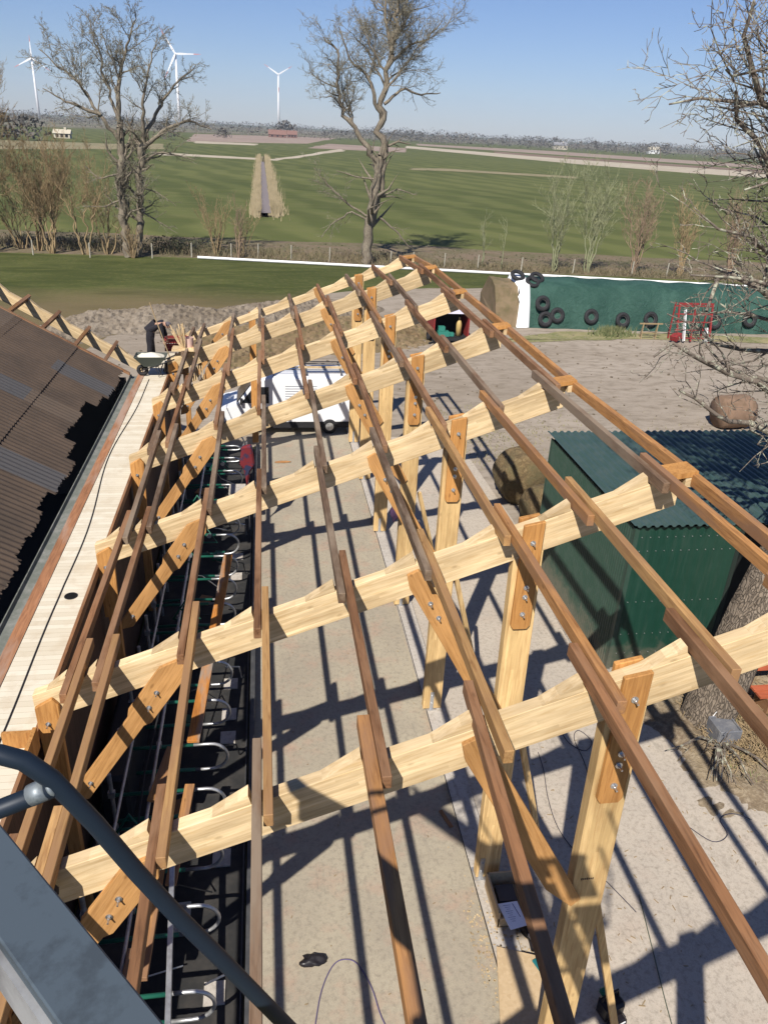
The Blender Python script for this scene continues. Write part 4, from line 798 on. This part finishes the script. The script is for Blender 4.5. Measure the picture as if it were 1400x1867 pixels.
mb=MB(); mb.tube(rail,.024,16); obj('rail',mb,M_darkblue,lf,True)
mb=MB(); mb.tube([(-.53,1.5,9.90),(-.72,1.5,9.82),(-1.0,1.5,9.72)],.024,14); obj('cross_rail',mb,M_darkblue,lf,True)
mb=MB(); mb.tube([(-.56,1.5,9.895),(-.60,1.5,9.875)],.028,14); mb.torus((-.545,1.5,9.905),.022,.007,(-.5,0,-.2),14,6); obj('weld_collar',mb,dirty(mat('worn_steel',(.22,.25,.27),.5,.4),(.06,.08,.1),20),lf,True)
mb=MB()
for (xa,xb,ya,yb) in ((-.75,.02,-1.1,.66),(.10,.42,-1.1,.30),(.10,.42,.38,.66),(.48,.85,-1.1,-.1),(.50,.85,.02,.66)): mb.box(((xa+xb)/2,(ya+yb)/2,9.86),(xb-xa,yb-ya,.03))
for ya in (-1.1,-.3,.64): mb.box((.05,ya,9.82),(1.7,.06,.05))
obj('basket_floor',mb,M_bluegrey,lf)
mb=MB()
for z in (10.35,10.9): mb.tube([(.86,.3,z),(.86,-1.12,z),(-.76,-1.12,z),(-.76,-.2,z)],.02,10)
for p in ((.86,-.2),(.86,-1.12),(-.76,-1.12),(-.1,-1.12)): mb.tube([(p[0],p[1],9.86),(p[0],p[1],10.9)],.02,10)
obj('guard_rail',mb,M_darkblue,lf,True)
# ---------------- vegetation ----------------
def rotv(v,axis,a): return Matrix.Rotation(a,3,axis)@v
def grow(mb,tw,pts,r0,r1,rg,lv,dens,lenf,up=.15,spread=(.5,1.1),minr=.01,t0=.25,wig=.12):
    """tube along pts; children on it; tw collects thin twigs"""
    P=[Vector(p) for p in pts]; segs=[(P[i+1]-P[i]).length for i in range(len(P)-1)]; L=sum(segs)
    n=max(len(P)*2,int(L/.5)+2) if lv>0 else max(3,len(P)); out=[]; rad=[]
    for k in range(n):
        s=L*k/(n-1); i=0
        while i<len(segs)-1 and s>segs[i]: s-=segs[i]; i+=1
        p=P[i].lerp(P[i+1],min(1,s/max(segs[i],1e-6))); 
        if 0<k: p=p+Vector((rg.gauss(0,1),rg.gauss(0,1),rg.gauss(0,.6)))*wig*L*.04
        out.append(p); rad.append(r0+(r1-r0)*k/(n-1))
    tgt=mb if r0>minr*2.2 else tw
    tgt.tube(out,[max(x,minr*.6) for x in rad],6 if r0>minr*5 else (4 if r0>minr*2.2 else 3),False)
    if lv<=0: return
    nc=max(2,int(L*dens))
    for c in range(nc):
        t=t0+(1-t0)*(c+rg.random())/nc; k=min(n-2,int(t*(n-1))); p=out[k]; tg=(out[k+1]-out[k]).normalized()
        ax=tg.orthogonal().normalized(); ax=rotv(ax,tg,rg.uniform(0,6.28)); d=rotv(tg,ax,rg.uniform(*spread)); d=(d+Vector((0,0,up))).normalized()
        l=L*lenf*rg.uniform(.55,1.15)*(1.15-.55*t)
        rr=(r0+(r1-r0)*t)*.47
        e=p+d*l; mid=p+d*l*.5+Vector((rg.gauss(0,1),rg.gauss(0,1),rg.gauss(0,1)+.4*(up>0)))*l*.10; e=e+Vector((0,0,up*l*.3))
        grow(mb,tw,[p,mid,e],max(rr,minr),minr*.6,rg,lv-1,dens*1.75,lenf,up,spread,minr,.12,wig*1.6)
def tree(name,label,cat,base,limbs,seed,M=M_bark,Mt=M_twig,group=None,**kw):
    rg=random.Random(seed); mb=MB(); tw=MB()
    for (pts,r0,r1,lv) in limbs:
        grow(mb,tw,[Vector(base)+Vector(p) for p in pts],r0,r1,rg,lv+(kw.get('lvadd',0) if lv>=2 else 0),kw.get('dens',.9),kw.get('lenf',.42),kw.get('up',.12),kw.get('spread',(.45,1.05)),kw.get('minr',.016),kw.get('t0',.3),kw.get('wig',.25))
    t=thing(name,label,cat,base,group); obj('trunk',mb,M,t,True)
    if tw.v: obj('crown',tw,Mt,t)
    return t
B1=(-12.2,75.5,0)
tree('bare_tree','wide bare tree with twin trunks left behind the lawn, two wind turbines beyond','tree',B1,[
 ([(.1,0,0),(-.1,0,3),(.1,.2,7),(.3,.2,10.5)],.42,.30,2),([(.9,.5,0),(1.3,.5,3),(1.5,.3,7),(2.3,0,10)],.36,.27,2),
 ([(.3,.2,10.5),(.4,.3,13),(1.2,.5,16),(2.4,.3,19)],.27,.04,3),([(.3,.2,9.5),(-1.2,-.5,11.5),(-2.2,0,13.5),(-4.2,.5,15),(-5.5,.6,16)],.20,.035,3),
 ([(.3,.2,11),(-.5,.5,14),(-.8,0,16.5),(-1.5,0,18.6)],.16,.03,3),([(2.3,0,10),(3.6,.6,12.2),(5,.4,14),(7.0,0,15.5)],.2,.035,3),
 ([(2.3,0,10),(2.6,-1,13),(3.4,-1,15.5),(4.2,-1,17.5)],.17,.03,3),([(2.0,0,9),(4,-.5,10.5),(6,.5,11.5),(8,0,10.8)],.2,.04,3),([(2.0,.3,8),(3.4,.4,8.8),(5,.3,8.6),(6.5,.3,8.3)],.14,.03,2),
 ([(-1,-.5,11.5),(-3.5,-1,12.3),(-5.2,-1,13.2)],.16,.03,3),([(0,0,7),(-1.8,0,6.5),(-3,.3,7.5)],.1,.03,2),([(.2,0,5),(-1.6,0,4.2),(-3.5,0,4.2)],.09,.02,2),([(1.4,.3,4),(3.2,0,3),(4.5,0,2.2)],.09,.02,2),
 ([(1.4,.3,6),(3.2,0,5.5),(4.6,0,4.5)],.08,.02,2)],11,dens=1.6,lenf=.47,minr=.013,lvadd=1,group=None)
B2=(9.6,75.6,0)
tree('bare_tree','tall bare tree with pale forked trunk right behind the barn ridge','tree',B2,[
 ([(0,0,0),(.1,0,2),(.3,0,4),(.6,0,6),(1.0,0,9.3)],.50,.33,1),([(.5,.2,3.5),(1.2,.2,6),(1.4,0,9),(1.5,0,10.5)],.27,.16,1),
 ([(1,0,9.3),(1.0,.2,12),(1.3,.2,15),(1.6,0,17.5),(2.2,.2,21),(3.0,.3,25)],.32,.08,3),([(1.6,0,17.5),(.9,.4,20),(1.0,.2,24)],.16,.06,2),
 ([(.9,0,8.8),(-.6,0,10.6),(-2.3,.2,12.3),(-2.9,0,14.5),(-3.0,0,17.2),(-4.3,0,18.3)],.26,.06,3),([(1.0,.2,12.3),(.3,-.5,14),(-.4,0,15.8),(-1.9,0,16.4),(-2.9,0,19)],.2,.04,3),
 ([(1.2,.2,13.5),(2.8,.3,14.8),(4.4,0,14.4),(6.2,.3,14.6)],.16,.04,3),([(1.5,.2,16.6),(3,0,18),(4.6,.3,18.6),(5.8,0,20)],.16,.04,3),([(1.3,0,10),(2.6,0,10.6),(3.8,.5,10.4)],.13,.04,3),
 ([(.3,0,4.2),(-1.6,0,5),(-3.4,0,6.6),(-5,0,8.2)],.12,.03,3),([(.3,0,3.8),(-1.5,0,4.6),(-3.2,.4,3.4),(-4.2,.2,2.2)],.1,.03,2),([(1.1,0,4.2),(2.8,0,3.0),(4.2,0,1.6),(5.2,.2,1)],.12,.03,2),
 ([(1.2,0,6),(2.8,.4,6.6),(4.6,0,6.2)],.1,.03,3),([(.8,0,7.4),(-1,0,7.5),(-3,0,8)],.1,.03,3),([(2.2,.2,21),(3.5,.2,22.4),(4.8,0,23)],.1,.03,3)],23,dens=1.3,lenf=.47,minr=.012,lvadd=1)
# near tree at right: trunk + limbs into upper right
B3=(9.75,12.05,0)
tree('near_tree','thick rough-barked tree beside the green shed reaching over the right edge','tree',B3,[
 ([(-.25,0,-.1),(-.1,0,.6),(.0,.05,1.6),(.3,.15,3.0),(.75,.3,4.6),(1.3,.5,6.5),(1.8,.5,8.5)],.62,.40,0)],5,M=M_bark2,minr=.01,wig=.02)
nt_=[]
limbsN=[([(1.8,.5,7.5),(.4,.6,8.4),(-1.0,.4,8.9),(-1.9,.2,9.6),(-2.5,0,9.0)],.14,.03,3),
 ([(1.8,.5,8.5),(.2,.2,9.2),(-1.3,.2,10.4),(-2.3,.1,11.5),(-2.9,0,12.2)],.14,.02,3),
 ([(1.8,.5,8.5),(.8,.3,10.0),(-.8,.0,11.4),(-2.3,.0,12.0),(-3.2,-.2,13.2)],.16,.02,3),
 ([(1.8,.5,8.5),(.8,-.2,10.8),(-.9,-.2,12.4),(-1.9,-.1,14.0)],.15,.02,3),
 ([(1.8,.5,7.0),(-.2,.4,7.2),(-1.8,.3,7.9),(-2.8,.1,8.4),(-3.3,0,8.2)],.11,.02,3),
 ([(1.5,.5,6.5),(.0,.7,6.6),(-1.4,.5,6.9),(-2.4,.6,7.4)],.10,.02,3),
 ([(1.8,.5,8.8),(1.2,.8,11.5),(.2,.6,14)],.2,.03,3)]
rg=random.Random(31); mb=MB(); tw=MB()
for q in range(12):
    ex=-3.5+rg.uniform(0,2.0); ey=rg.uniform(-1.6,2.2); ez=[13.6,12.9,12.2,11.5,10.8,10.2,9.6,9.0,8.5,8.0,13.9,12.6][q]+rg.uniform(-.3,.3); sz=min(9.5,ez-.5)
    limbsN.append(([(1.9,.5,max(6.5,sz-1)),(.5,.4*ey,sz*.5+ez*.5-.2),(ex*.5-.2,ey*.7,ez-.2),(ex,ey,ez+rg.uniform(-.5,.4))],.10,.014,3))
for pts,r0,r1,lv in limbsN: grow(mb,tw,[Vector(B3)+Vector(p) for p in pts],r0,r1,rg,lv,2.0,.42,.12,(.4,1.15),.007,.2,.5)
tr_=[o for o in COL.objects if o.name=='near_tree'][0]
obj('limbs',mb,M_lichen,tr_,True); obj('twigs',tw,M_lichen,tr_)
# hedge trees right
def sapling(name,label,base,h,n,seed,Mt,spread=.28,lv=3,minr=.011,dens=1.55,group=None,cat='sapling'):
    rg=random.Random(seed); limbs=[]
    for k in range(n):
        a=rg.uniform(0,6.28); s=rg.uniform(.2,1)*spread*h*.62; x,y_=math.cos(a)*s,math.sin(a)*s*.6
        hh=h*rg.uniform(.7,1); limbs.append(([(x*.1,y_*.1,0),(x*.35+rg.gauss(0,.1),y_*.35,hh*.4),(x*.75+rg.gauss(0,.15),y_*.75,hh*.75),(x,y_,hh)],.025+.006*h,.010,lv))
    return tree(name,label,cat,base,limbs,seed,M=Mt,Mt=Mt,dens=dens,lenf=.38,up=.30,spread=(.35,.95),minr=minr,group=group)
sapling('sapling','slim young tree behind the white pipe, left of the pair near the ridge',(20.9,75,0),6.2,2,41,M_twigg,.12,group='young trees along the hedge')
sapling('sapling','slim young tree behind the white pipe, right of the pair near the ridge',(22.6,74.3,0),6,1,42,M_twigg,.12,group='young trees along the hedge')
sapling('sapling','bushy grey-green young tree above the left part of the green net',(27.6,73.6,0),9.5,6,43,M_twigg,.35,group='young trees along the hedge')
sapling('sapling','fan-shaped grey-green young tree above the middle of the green net',(30.9,73.4,0),9.6,7,44,M_twigg,.5,group='young trees along the hedge')
sapling('sapling','reddish-brown bushy young tree behind the net left of the near tree twigs',(35.6,73.2,0),9,8,45,M_twigr,.45,group='young trees along the hedge')
sapling('sapling','tan many-stemmed shrub behind the net under the near tree branches',(40.5,73.2,0),7.5,8,46,M_twigb,.5,group='young trees along the hedge')
sapling('sapling','brown tangled shrub far right behind the near tree',(45.5,73,0),8,9,47,M_twigr,.5,group='young trees along the hedge')
sapling('sapling','thin low reddish shrub just left of the ditch end',(-2.3,76.5,0),6.0,4,48,M_twigr,.35,group='brown shrubs behind the lawn',cat='shrub')
sapling('sapling','pale brown bush left of the ditch end',(-4.4,78,0),5.6,9,49,M_twigb,.9,group='brown shrubs behind the lawn',cat='shrub')
sapling('sapling','low brown bush between the two ditch-end shrubs',(-2.0,77.5,0),4.2,7,50,M_twigb,.9,group='brown shrubs behind the lawn',cat='shrub')
# left shrubs
for k,(x,y_,h,n_,sd,M_,sp,lab) in enumerate(((-23.8,77,14,8,51,M_twigb,.4,'tall tan leafless tree at the left picture edge'),(-20.5,78,9,7,52,M_twigb,.5,'tan bushy tree second from the left edge'),(-18.9,76.6,10,9,53,M_twigb,.35,'dense tan column-shaped tree left of the wide bare tree'),(-16.0,76.4,10.5,4,54,M_twigb,.5,'slender pale-stemmed tree just left of the wide bare tree'),(-14.2,77,7,6,55,M_twigb,.6,'low tan bush against the trunk of the wide bare tree'),(-26.5,78,12,8,56,M_twigb,.5,'tan tree cut off by the left picture edge'),(-22.2,79,6,8,57,M_twigb,.8,'low brown bush between the leftmost tan trees'))):
    sapling('sapling',lab,(x,y_,0),h,n_,sd,M_,sp*1.5,dens=1.7,group='tan trees at the left field edge',cat='tree')
sapling('sapling','tuft of dry tan shoots around the foot of the wide bare tree',(-11.6,75.1,0),3,26,58,M_twigb,1.2,1,.02,.8,cat='shrub')
# undergrowth strip
rg=random.Random(60); mb=MB()
for q in range(5200):
    x=rg.uniform(-30,50); y_=76.6-.13*(x+6)+rg.uniform(.2,5.5)*(1 if x<16 else .6); h=rg.uniform(.3,1.1)*(1 if x<16 else .7)
    a=rg.gauss(0,.35); b_=rg.gauss(0,.3); mb.quad((x-.03,y_,0),(x+.03,y_,0),(x+a+.01,y_+b_,h))
tag(obj('undergrowth',mb,dirty(mat('dry_undergrowth',(.17,.135,.085),.95),(.09,.095,.04),.6),org=(0,77,0)),kind='stuff')
mb=MB()
for q in range(5200):
    x=rg.choice([rg.gauss(-16,2),rg.gauss(-6,2),rg.uniform(-30,12),rg.gauss(-9,1.2),rg.uniform(16,48)]); y_=77.3-.13*(x+6)+rg.uniform(.2,3.2); z=rg.uniform(0,1.3); s=rg.uniform(.06,.2)
    d1=Vector((rg.gauss(0,1),rg.gauss(0,1),rg.gauss(0,1))).normalized()*s; d2=Vector((rg.gauss(0,1),rg.gauss(0,1),rg.gauss(0,1))).normalized()*s; p=Vector((x,y_,z)); mb.quad(p,p+d1,p+d2)
tag(obj('bramble_thicket',mb,ground_mat('bramble',(.045,.06,.03),(.07,.075,.04),(.10,.08,.06),.5,4,0),org=(0,77,0)),kind='stuff')
# reeds along ditch
mb=MB()
for q in range(7000):
    y_=118+212*rg.random()**1.8; s=rg.choice([-1,1]); y_-=abs(rg.gauss(0,2.5)) if y_<122 else 0; x=.4+s*(.70+abs(rg.gauss(0,.6)))*(1+.0*y_)*(1.25 if s>0 else 1); h=rg.uniform(.6,1.9); mb.quad((x-.05,y_,0),(x+.05,y_,0),(x+rg.gauss(0,.2),y_+rg.gauss(0,.2),h))
tag(obj('reeds',mb,dirty(mat('reed',(.33,.27,.17),.9),(.2,.165,.09),.3),org=(0,120,0)),kind='stuff')
# weeds
mb=MB()
for q in range(900):
    a=rg.uniform(0,6.28); d_=abs(rg.gauss(0,.6)); x=22.6+d_*math.cos(a); y_=47.8+.5*d_*math.sin(a); h=rg.uniform(.2,.75); mb.quad((x-.04,y_,0),(x+.04,y_,0),(x+rg.gauss(0,.2),y_+rg.gauss(0,.1),h))
tag(obj('weed_clump',mb,dirty(mat('weed',(.10,.12,.05),.9),(.25,.23,.12),5),org=(22.6,47.8,0)),'clump of grey-green weeds below the tyres on the net','weeds')
mb=MB()
for q in range(2600):
    x=rg.uniform(9.0,14); y_=rg.uniform(10.1,13.6); 
    if rg.random()<.6: x=10.1+rg.gauss(0,.5); y_=10.9+abs(rg.gauss(0,.6))-.3
    L=rg.uniform(.08,.35); a=rg.uniform(0,6.28); z=rg.uniform(.05,.14); dz=rg.uniform(-.02,.22)
    mb.tube([(x,y_,z),(x+L*.5*math.cos(a),y_+L*.5*math.sin(a),z+dz*.7),(x+L*math.cos(a+.4),y_+L*math.sin(a+.4),z+dz)],.006,3,False)
tag(obj('dead_twigs',mb,M_twigb,org=(9.9,10.3,0)),kind='stuff')
mb=MB()
for q in range(1500):
    x=10.2+rg.gauss(0,.9); y_=10.8+rg.gauss(0,.9); 
    if x<9.1 or y_<10: continue
    h=rg.uniform(.05,.2); mb.quad((x-.01,y_,.05),(x+.01,y_,.05),(x+rg.gauss(0,.07),y_+rg.gauss(0,.07),.05+h))
tag(obj('grass_tufts',mb,dirty(mat('tuft',(.17,.20,.07),.9),(.3,.28,.14),4),org=(10,10,0)),kind='stuff')
# roots/branches around foot
rg2=random.Random(77); mb=MB(); tw=MB()
for q in range(7):
    a=rg2.uniform(2.6,5.2); p=Vector((9.3,11.2,.15)); e=p+Vector((math.cos(a)*1.3,math.sin(a)*1.3,.1)); grow(mb,tw,[p,(p+e)/2+Vector((0,0,.25)),e],.035,.012,rg2,2,2.2,.4,.1,(.4,1),.008,.2,.5)
bb=thing('fallen_branch','tangle of thin bare branches on the soil at the foot of the near tree','branches',(9.3,11.2,.1)); obj('stems',mb,M_lichen,bb); obj('fine_twigs',tw,M_lichen,bb)
# bin at tree foot, bench
bn=thing('fodder_tub','square weathered grey tub with a handle at the foot of the near tree','tub',(9.45,11.35,.05))
mb=MB(); 
for s,(x,y_) in enumerate(((0,-.24),(0,.24))): mb.box((9.45+x,11.35+y_,.28),(.5,.03,.46))
mb.box((9.21,11.35,.28),(.03,.45,.46)); mb.box((9.69,11.35,.28),(.03,.45,.46)); mb.box((9.45,11.35,.46),(.46,.45,.02)); obj('tub_body',mb,dirty(mat('grey_tub',(.12,.125,.14),.7),(.2,.2,.2),6),bn,bevel=.012)
mb=MB(); mb.tube([(9.3,11.6,.5),(9.35,11.6,.62),(9.5,11.6,.64),(9.58,11.6,.5)],.012,8); obj('handle',mb,M_white,bn)
bc=thing('red_bench','faded orange-red wooden bench beside the near tree at the right edge','bench',(11.6,12.3,0))
mb=MB(); mb.box((11.7,12.15,.50),(2.0,.18,.05)); mb.box((11.7,12.38,.50),(2.0,.18,.05)); mb.box((11.7,12.75,.80),(2.0,.05,.16)); obj('slats',mb,wood('red_paint_wood',(.50,.13,.06),(.36,.09,.04),0,knots=False),bc)
for x in (10.9,12.5): mb=MB(); mb.box((x,12.2,.24),(.07,.5,.46)); mb.box((x,12.72,.5),(.06,.05,.8)); obj('leg',mb,M_purl,bc)
# fence posts
for k,(x,y_) in enumerate(((-24.2,75.6),(-20.3,75.3),(-15.3,74.6),(-10.0,75.2),(-6.6,76.4),(-3.0,76.8),(-.5,77.2),(2.6,76.9),(6.2,76.0),(11.9,74.9),(14.0,74.6),(17,74.4),(20.2,74.1),(24.2,73.1),(29.3,72.9),(35.1,72.5),(38.5,72.1))):
    mb=MB(); mb.cyl((x,y_,0),(x+.03,y_,1.25),.06,8); mb.cyl((x+.03,y_,1.25),(x+.03,y_,1.29),.045,8)
    tag(obj('fence_post',mb,dirty(mat('pale_post%d'%k,(.36,.34,.28),.9),(.22,.2,.16),5),org=(x,y_,0)),f'pale wooden fence post along the field edge, {ORDX[k+1]} from the left','fence post','fence posts along the field edge')
# ---------------- far things ----------------
def turbine(x,y_,hub,Rb,ang,label,yaw=0):
    t=thing('wind_turbine',label,'wind turbine',(x,y_,0),'wind turbines on the horizon')
    mb=MB(); mb.tube([(x,y_,0),(x,y_,hub*.5),(x,y_,hub)],[3.0,2.3,1.6],16); obj('tower',mb,M_tw,t,True)
    f=Vector((math.sin(yaw),-math.cos(yaw),0)); s=Vector((math.cos(yaw),math.sin(yaw),0)); c=Vector((x,y_,hub+1))
    mb=MB(); mb.tube([c-f*8,c-f*4,c+f*3,c+f*5],[1.8,2.4,2.2,.6],12); obj('nacelle',mb,M_tw,t,True)
    for a0 in ang:
        a=R(a0); d=(s*math.sin(a)+Vector((0,0,1))*math.cos(a)); e=d.cross(f); c2=c+f*4
        bl=MB(); bl2=MB(); N=[(0,1.2),(.08,1.9),(.2,2.3),(.5,1.5),(.72,1.0)]; N2=[(.72,1.0),(.86,.7),(1,.25)]
        for lst,mm in ((N,bl),(N2,bl2)):
            for (q,wd) in lst:
                p=c2+d*Rb*q
                for sx,sy in ((-1,-.3),(1,-.15),(1,.15),(-1,.3)): mm.v.append(p+e*wd*sx*.75+f*wd*sy*.8)
            for i in range(len(lst)-1):
                for k in range(4): mm.f.append((i*4+k,i*4+(k+1)%4,(i+1)*4+(k+1)%4,(i+1)*4+k))
            mm.f.append((3,2,1,0)); b=(len(lst)-1)*4; mm.f.append((b,b+1,b+2,b+3))
        bo=obj('blade',bl,M_tw,t); obj('red_tip',bl2,M_tr,bo)
M_tw=mat('turbine_white',(.74,.75,.77),.5); M_tr=mat('turbine_red',(.55,.18,.16),.5)
turbine(-.2415*2000,2000,11.4+.0515*2000,42,(2,122,242),'white wind turbine far left, one blade straight up',.15)
turbine(-.0905*1600,1600,11.4+.0640*1600,44,(-32,88,208),'white wind turbine seen through the wide bare tree',.0)
turbine(.0207*2100,2100,11.4+.0506*2100,38,(-60,60,180),'white wind turbine between the two big bare trees, blades in a Y',.1)
def crownmass(mb,x,y_,rx,ry,h,r,n=60):
    for q in range(n):
        a=r.uniform(0,6.28); u=r.random()**.5; z=h*r.uniform(.05,1)**.8; k=math.sqrt(max(.05,1-(z/h)**2)); px=x+rx*u*k*math.cos(a); py=y_+ry*u*k*math.sin(a); s=h*r.uniform(.08,.2)
        d=[Vector((r.gauss(0,1),r.gauss(0,1),r.gauss(0,1))).normalized()*s for _ in range(3)]; p=Vector((px,py,z)); mb.quad(p+d[0],p+d[1],p+d[2])
r=random.Random(101)
mb=MB()
for q in range(1500):
    th=r.uniform(-.62,.62); d_=r.choice([r.uniform(900,1300),r.uniform(1400,2200),r.uniform(2200,3100)]); x=d_*math.sin(th+.12); y_=d_*math.cos(th+.12); h=r.uniform(5,12)*(1+.3*(d_>1400)+.5*(d_>2200))*(1.15 if th>0 else 1); crownmass(mb,x,y_,h*r.uniform(1.2,4.0),h*.6,h*r.uniform(.6,1),r,38)
tag(obj('distant_woodland',mb,ground_mat('far_wood',(.11,.10,.09),(.13,.12,.10),(.085,.08,.07),.01,.1,0),org=(0,1000,0)),kind='stuff')
mb=MB()
for q in range(70): x=r.uniform(90,560); y_=1150-.42*x+r.uniform(-60,60)+200; h=r.uniform(7,14); crownmass(mb,x,y_,h*r.uniform(.5,1),h*.6,h,r,50)
tag(obj('far_treeline',mb,bpy.data.materials['far_wood'],org=(300,1000,0)),kind='stuff')
# individual far trees left
for k,(x,y_,h,lab) in enumerate(((-118,400,12,'grey leafless grove at the far left edge of the fields'),(-104,405,10,'grey leafless grove second from the far left'),(-60,560,9,'dark round clump behind the wide bare tree crown'),(28,1050,16,'dark clump of trees right of the farmhouse'),(-30,700,7,'small tree clump between the turbines'))):
    mb=MB(); crownmass(mb,x,y_,h*1.1,h*.5,h,r,240); 
    t=thing('far_tree',lab,'tree',(x,y_,0)); obj('crown',mb,bpy.data.materials['far_wood'],t); mb=MB(); mb.cyl((x,y_,0),(x,y_,h*.6),.4,6); obj('trunk',mb,M_bark,t)
def house(x,y_,w_,d_,h,rh,Mw,Mr,label):
    t=thing('farmhouse',label,'farmhouse',(x,y_,0)); mb=MB(); mb.box((x,y_,h/2),(w_,d_,h)); wl=obj('wall',mb,Mw,t)
    mb=MB(); mb.prism([(y_-d_/2-.5,h),(y_+d_/2+.5,h),(y_,h+rh)],x-w_/2-.5,x+w_/2+.5,'x'); ro=obj('roof',mb,Mr,t); mb=MB(); mb.box((x+w_*.2,y_,h+rh),(1.2,1.2,2)); obj('chimney',mb,Mw,ro)
    for q in range(3): mb=MB(); mb.box((x-w_*.3+q*w_*.3,y_-d_/2-.03,h*.55),(1.4,.1,1.5)); obj('window',mb,M_glass,t)
M_brick=mat('far_brick',(.15,.085,.07),.9); M_tile=mat('far_tile',(.18,.10,.08),.9); M_cream=mat('far_cream',(.42,.38,.30),.9)
house(17,895,18,10,2.6,4.5,M_brick,M_tile,'red-roofed brick farmhouse under the Y-shaped turbine')
house(33,920,10,10,3,4,M_brick,M_tile,'smaller red barn right of the brick farmhouse')
house(390,1080,18,9,5,4,M_cream,mat('grey_far_roof',(.2,.2,.21),.9),'pale farmhouse far right near the horizon')
house(-103,470,8,5,2.2,2,M_cream,M_cream,'low cream building among the groves at far left')
house(555,1150,16,9,5,4,M_white,M_cream,'small white house at the far right horizon')
# ---------------- haze ----------------
mb=MB(); mb.box((500,1900,75),(8200,5000,166))
M_h=bpy.data.materials.new('haze_air'); M_h.use_nodes=True; tn=M_h.node_tree; tn.nodes.remove(tn.nodes['Principled BSDF']); pv=tn.nodes.new('ShaderNodeVolumePrincipled')
pv.inputs['Color'].default_value=(.70,.82,1,1); pv.inputs['Density'].default_value=.00012; pv.inputs['Anisotropy'].default_value=0.0; tn.links.new(pv.outputs[0],tn.nodes['Material Output'].inputs['Volume'])
HZ=obj('haze',mb,M_h); tag(HZ,kind='stuff')
